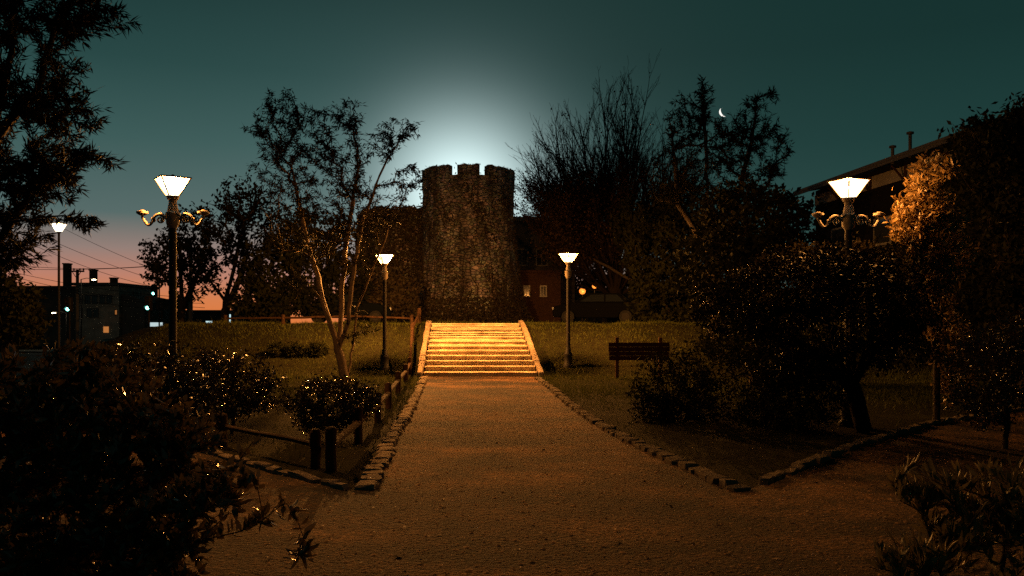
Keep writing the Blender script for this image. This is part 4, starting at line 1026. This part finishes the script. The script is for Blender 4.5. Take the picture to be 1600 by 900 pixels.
# --- dense masses right of centre
dense('evergreen_tree', 'broad black evergreen mass behind the wooden board', 1045, 36, [(1042, 400, 68, 95, 2, 0, 3), (1005, 350, 55, 50, 1.5, 2, 1.6), (1100, 380, 85, 95, 2, 0, 3.2), (1060, 470, 90, 60, 1.8, -1, 2.2), (930, 335, 62, 72, 1.8, 8, 2.6), (885, 385, 42, 40, 1.5, 8, 1)], 860, 26, (.14, .26), (.09, .15), 23)
dense('evergreen_tree', 'rounded black evergreen left of the right hand lamp', 1180, 22, [(1170, 350, 75, 70, 1.6, 0, 3), (1230, 360, 55, 72, 1.5, 1, 2), (1120, 420, 75, 70, 1.5, 0, 2.2), (1220, 450, 80, 75, 1.5, 0, 2.4), (1180, 520, 90, 50, 1.3, 0, 1.6)], 620, 26, (.11, .2), (.07, .12), 24)
dense('distant_tree', 'dark distant tree behind the orange globe lamps', 945, 78, [(912, 435, 40, 62, 2, 0, 2.4), (965, 440, 45, 60, 2, 0, 2), (1010, 450, 45, 55, 2, 1, 2)], 300, 26, (.25, .45), (.18, .3), 61, jit=.2)
# low spreading tree in front of the right lamp
M_g2 = mat('dull_glossy_leaf', (.007, .007, .003), .45, .03, (.014, .010, .004), 3.0, transl=.03)
dense('spreading_tree', 'low spreading tree with a dark trunk in front of the right lamp', 1350, 12.2, [(1230, 440, 90, 52, 1.0, 0, 2), (1330, 440, 80, 55, .9, -.2, 2), (1400, 460, 60, 70, .9, .3, 1.8), (1150, 470, 70, 60, .9, .2, 1.4), (1280, 510, 110, 55, .9, 0, 2), (1220, 580, 50, 35, .6, 0, .6), (1330, 410, 95, 36, 1.2, 1.6, 2.2), (1250, 420, 70, 45, 1.0, 1.8, 1.6), (1400, 520, 70, 60, 1, .5, 1.4)], 1250, 24, (.04, .075), (.022, .038), 25, M_g2, trunkr=.12, back=.35, jit=.06, seg=.2, fold=True, bark=MATS['black_bark'])
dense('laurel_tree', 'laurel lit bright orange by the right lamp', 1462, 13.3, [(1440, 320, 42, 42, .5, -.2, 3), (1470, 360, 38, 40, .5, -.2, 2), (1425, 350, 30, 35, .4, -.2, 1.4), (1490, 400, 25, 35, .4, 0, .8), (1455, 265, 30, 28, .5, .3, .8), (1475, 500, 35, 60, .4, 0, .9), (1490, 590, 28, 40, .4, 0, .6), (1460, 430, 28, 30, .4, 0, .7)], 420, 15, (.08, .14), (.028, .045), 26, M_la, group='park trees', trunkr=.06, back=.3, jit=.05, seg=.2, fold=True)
dense('evergreen_tree', 'huge black evergreen cut off by the right edge', 1600, 17, [(1560, 260, 80, 90, 1.5, 0, 2.4), (1620, 220, 80, 80, 1.5, 0, 2), (1520, 240, 40, 60, 1.2, 0, 1.2), (1570, 380, 90, 90, 1.4, 0, 2.4), (1500, 430, 60, 80, 1, 1, 1.6), (1600, 500, 80, 90, 1.4, 0, 1.8)], 760, 26, (.09, .17), (.05, .09), 27)

# --- shrubs
dense('evergreen_tree', 'black evergreen at the left edge in front of the town houses', 15, 26, [(5, 470, 50, 60, 1.2, 0, 3), (-30, 420, 50, 60, 1.2, 0, 2), (40, 500, 35, 40, 1, 0, 1)], 260, 24, (.12, .22), (.07, .12), 28)
dense('glossy_shrub', 'rounded glossy shrub behind the low log fence, left of the forked tree', 362, 12.0, [(362, 600, 80, 60, .8, 0, 3), (330, 590, 50, 45, .7, 0, 1.3), (405, 600, 42, 48, .6, 0, 1.2)], 420, 17, (.035, .065), (.018, .03), 31, M_gl, 'shrub', 'shrubs left of the path', .035, .25, True, .04, .14, 'stems', 'foliage', .3, .2)
dense('glossy_shrub', 'dark rounded shrub under the forked tree, nearest the log fence', 520, 11.6, [(520, 630, 72, 48, .7, 0, 3), (560, 630, 38, 40, .5, 0, 1), (480, 635, 42, 42, .5, 0, 1)], 380, 17, (.035, .065), (.018, .03), 32, M_gl, 'shrub', 'shrubs left of the path', .03, .25, True, .04, .14, 'stems', 'foliage', .3, .2)
dense('glossy_shrub', 'dark shrub in front of the big left lamp pole', 250, 9.5, [(250, 600, 90, 70, .8, 0, 3), (180, 590, 80, 65, .7, 0, 2), (300, 630, 40, 60, .6, 0, 1)], 480, 17, (.035, .065), (.018, .03), 33, M_gl, 'shrub', 'shrubs left of the path', .04, .25, True, .04, .14, 'stems', 'foliage', .3, .2)
dense('leafy_shrub', 'black shrub below the wooden board on the right bank', 1070, 13.6, [(1060, 610, 78, 72, .8, 0, 3), (1130, 600, 88, 85, .9, .4, 3), (1015, 635, 38, 42, .5, 0, 1)], 620, 18, (.045, .08), (.022, .038), 34, M_ev, 'shrub', 'shrubs right of the path', .04, .25, False, .05, .16, 'stems', 'foliage', .3, .2)
dense('leafy_shrub', 'black shrub between the right kerb corner and the dark trunk', 1245, 12.3, [(1255, 615, 72, 75, .7, 0, 3), (1185, 640, 45, 50, .6, .8, 1), (1290, 560, 60, 50, .7, .3, 1.5)], 560, 18, (.045, .08), (.022, .038), 35, M_ev, 'shrub', 'shrubs right of the path', .04, .25, False, .05, .16, 'stems', 'foliage', .3, .2)
dense('glossy_shrub', 'glinting shrub at the right edge of the picture', 1570, 10.5, [(1560, 570, 75, 70, .8, 0, 3), (1600, 520, 60, 40, .7, 0, 1.4), (1540, 630, 60, 40, .6, 0, 1)], 420, 17, (.035, .065), (.018, .03), 36, M_gl, 'shrub', 'shrubs right of the path', .04, .25, True, .04, .14, 'stems', 'foliage', .3, .2)

for px, rx, lab in ((432, 17, 'leftmost of three low clipped hedges on the left bank'), (462, 15, 'middle one of three low clipped hedges on the left bank'), (494, 19, 'rightmost of three low clipped hedges on the left bank')):
    dense('low_hedge', lab, px, 27.2, [(px, 547, rx, 13, .35, 0, 1)], 110, 22, (.05, .09), (.03, .05), px, M_ev, 'hedge', 'low clipped hedges', .03, .2, False, .03, .15, 'stems', 'foliage', .2)
# foreground shrub on the left: leafy mass with sprigs reaching over the gravel
d = 4.1; b = gnd(90, d); z = lambda px, py, o=0: at(px, py, d + o)
T = [[b, z(95, 800), z(100, 640)], [b + Vector((.1, 0, .05)), z(180, 800), z(230, 690)], [b, z(30, 760), z(20, 620)], [b, z(140, 830, -.4), z(240, 800, -.6), z(330, 790, -.7)], [z(180, 800), z(260, 740), z(300, 680)], [z(140, 830, -.4), z(300, 850, -.7), z(400, 820, -.75)], [b, z(60, 720, .4), z(120, 570, .5)]]
tips = blob_tips([(90, 640, 130, 105, .6, 0, 4), (160, 600, 90, 70, .5, .5, 2), (30, 720, 90, 120, .6, 0, 2.5), (220, 700, 90, 90, .5, 0, 2.6), (280, 690, 50, 60, .4, 0, 1.2), (120, 810, 130, 90, .5, -.3, 2.6), (60, 890, 150, 60, .5, -.5, 1.6), (230, 890, 90, 50, .4, -.6, .9), (330, 770, 60, 40, .3, -.6, .8), (260, 820, 80, 60, .4, -.5, 1.0)], d, 1250, 51, .15)
tips = np.concatenate([tips, np.array([z(410, 800, -.7), z(445, 785, -.75), z(400, 750, -.7), z(460, 800, -.75), z(345, 735, -.6), z(380, 830, -.7), z(465, 875, -.9), z(480, 860, -.9), z(395, 690, -.5)])])
G = grow(T, tips, .028, .0022, .09, 51, .4, .012)
P, D = tip_leaves(G, 15, .17, 51, .65, -.25, .8, .006)
plant('foreground_shrub', 'big glossy shrub filling the lower left corner with sprigs over the gravel', 'shrub', G, [(P, D, (.04, .072), (.017, .029), mat('near_glossy_leaf', (.045, .042, .018), .22, .8, (.13, .085, .032), 5.0, transl=.3), True)], M_bark, 'foreground shrubs', 'foliage', 'stems')

# foreground plant on the right: upright spiky leaves catching the light
d = 3.7; b = gnd(1540, d); z = lambda px, py, o=0: at(px, py, d + o)
T = [[b, z(1520, 880), z(1500, 790)], [b, z(1570, 860), z(1580, 760)], [b, z(1470, 900), z(1440, 800)], [b, z(1450, 940, -.3), z(1400, 900, -.4)]]
tips = blob_tips([(1510, 800, 90, 60, .35, 0, 3), (1590, 790, 60, 60, .35, 0, 2), (1440, 770, 40, 40, .2, 0, 1), (1500, 880, 110, 45, .35, -.2, 2), (1400, 890, 40, 25, .15, -.3, .5)], d, 130, 52, .3)
G = grow(T, tips, .018, .0025, .08, 52, .8, .01)
P, D = tip_leaves(G, 15, .12, 52, .42, 0, .6, .004, .75)
plant('spiky_shrub', 'low shrub with upright spiky leaves in the lower right corner', 'shrub', G, [(P, D, (.06, .105), (.014, .022), M_sp, True)], M_bark, 'foreground shrubs', 'foliage', 'stems')

# fallen leaves on the gravel
def fallen():
    rs = np.random.RandomState(77); n = 900; d = 4.5 + rs.rand(n) ** 1.3 * 20; x = (rs.rand(n) - .5) * 1.3 * d; ok = pip(x, d, PATH); x = x[ok]; d = d[ok]; n = len(x)
    P = np.stack([x, d, np.full(n, .022) + rs.rand(n) * .012], -1); a = rs.rand(n) * 6.28; D = np.stack([np.cos(a), np.sin(a), rs.normal(0, .15, n)], -1); S = np.stack([-np.sin(a), np.cos(a), rs.normal(0, .25, n)], -1)
    tag(link('fallen_leaves', leafmesh('fallen_leaves', P, D, rs.uniform(.03, .07, n), rs.uniform(.015, .03, n), mat('dry_leaf', (.20, .10, .035), .7, .2, (.06, .035, .015), 40), 3, True, S)), 'dry fallen leaves scattered over the gravel', 'leaves', kind='stuff')
fallen()
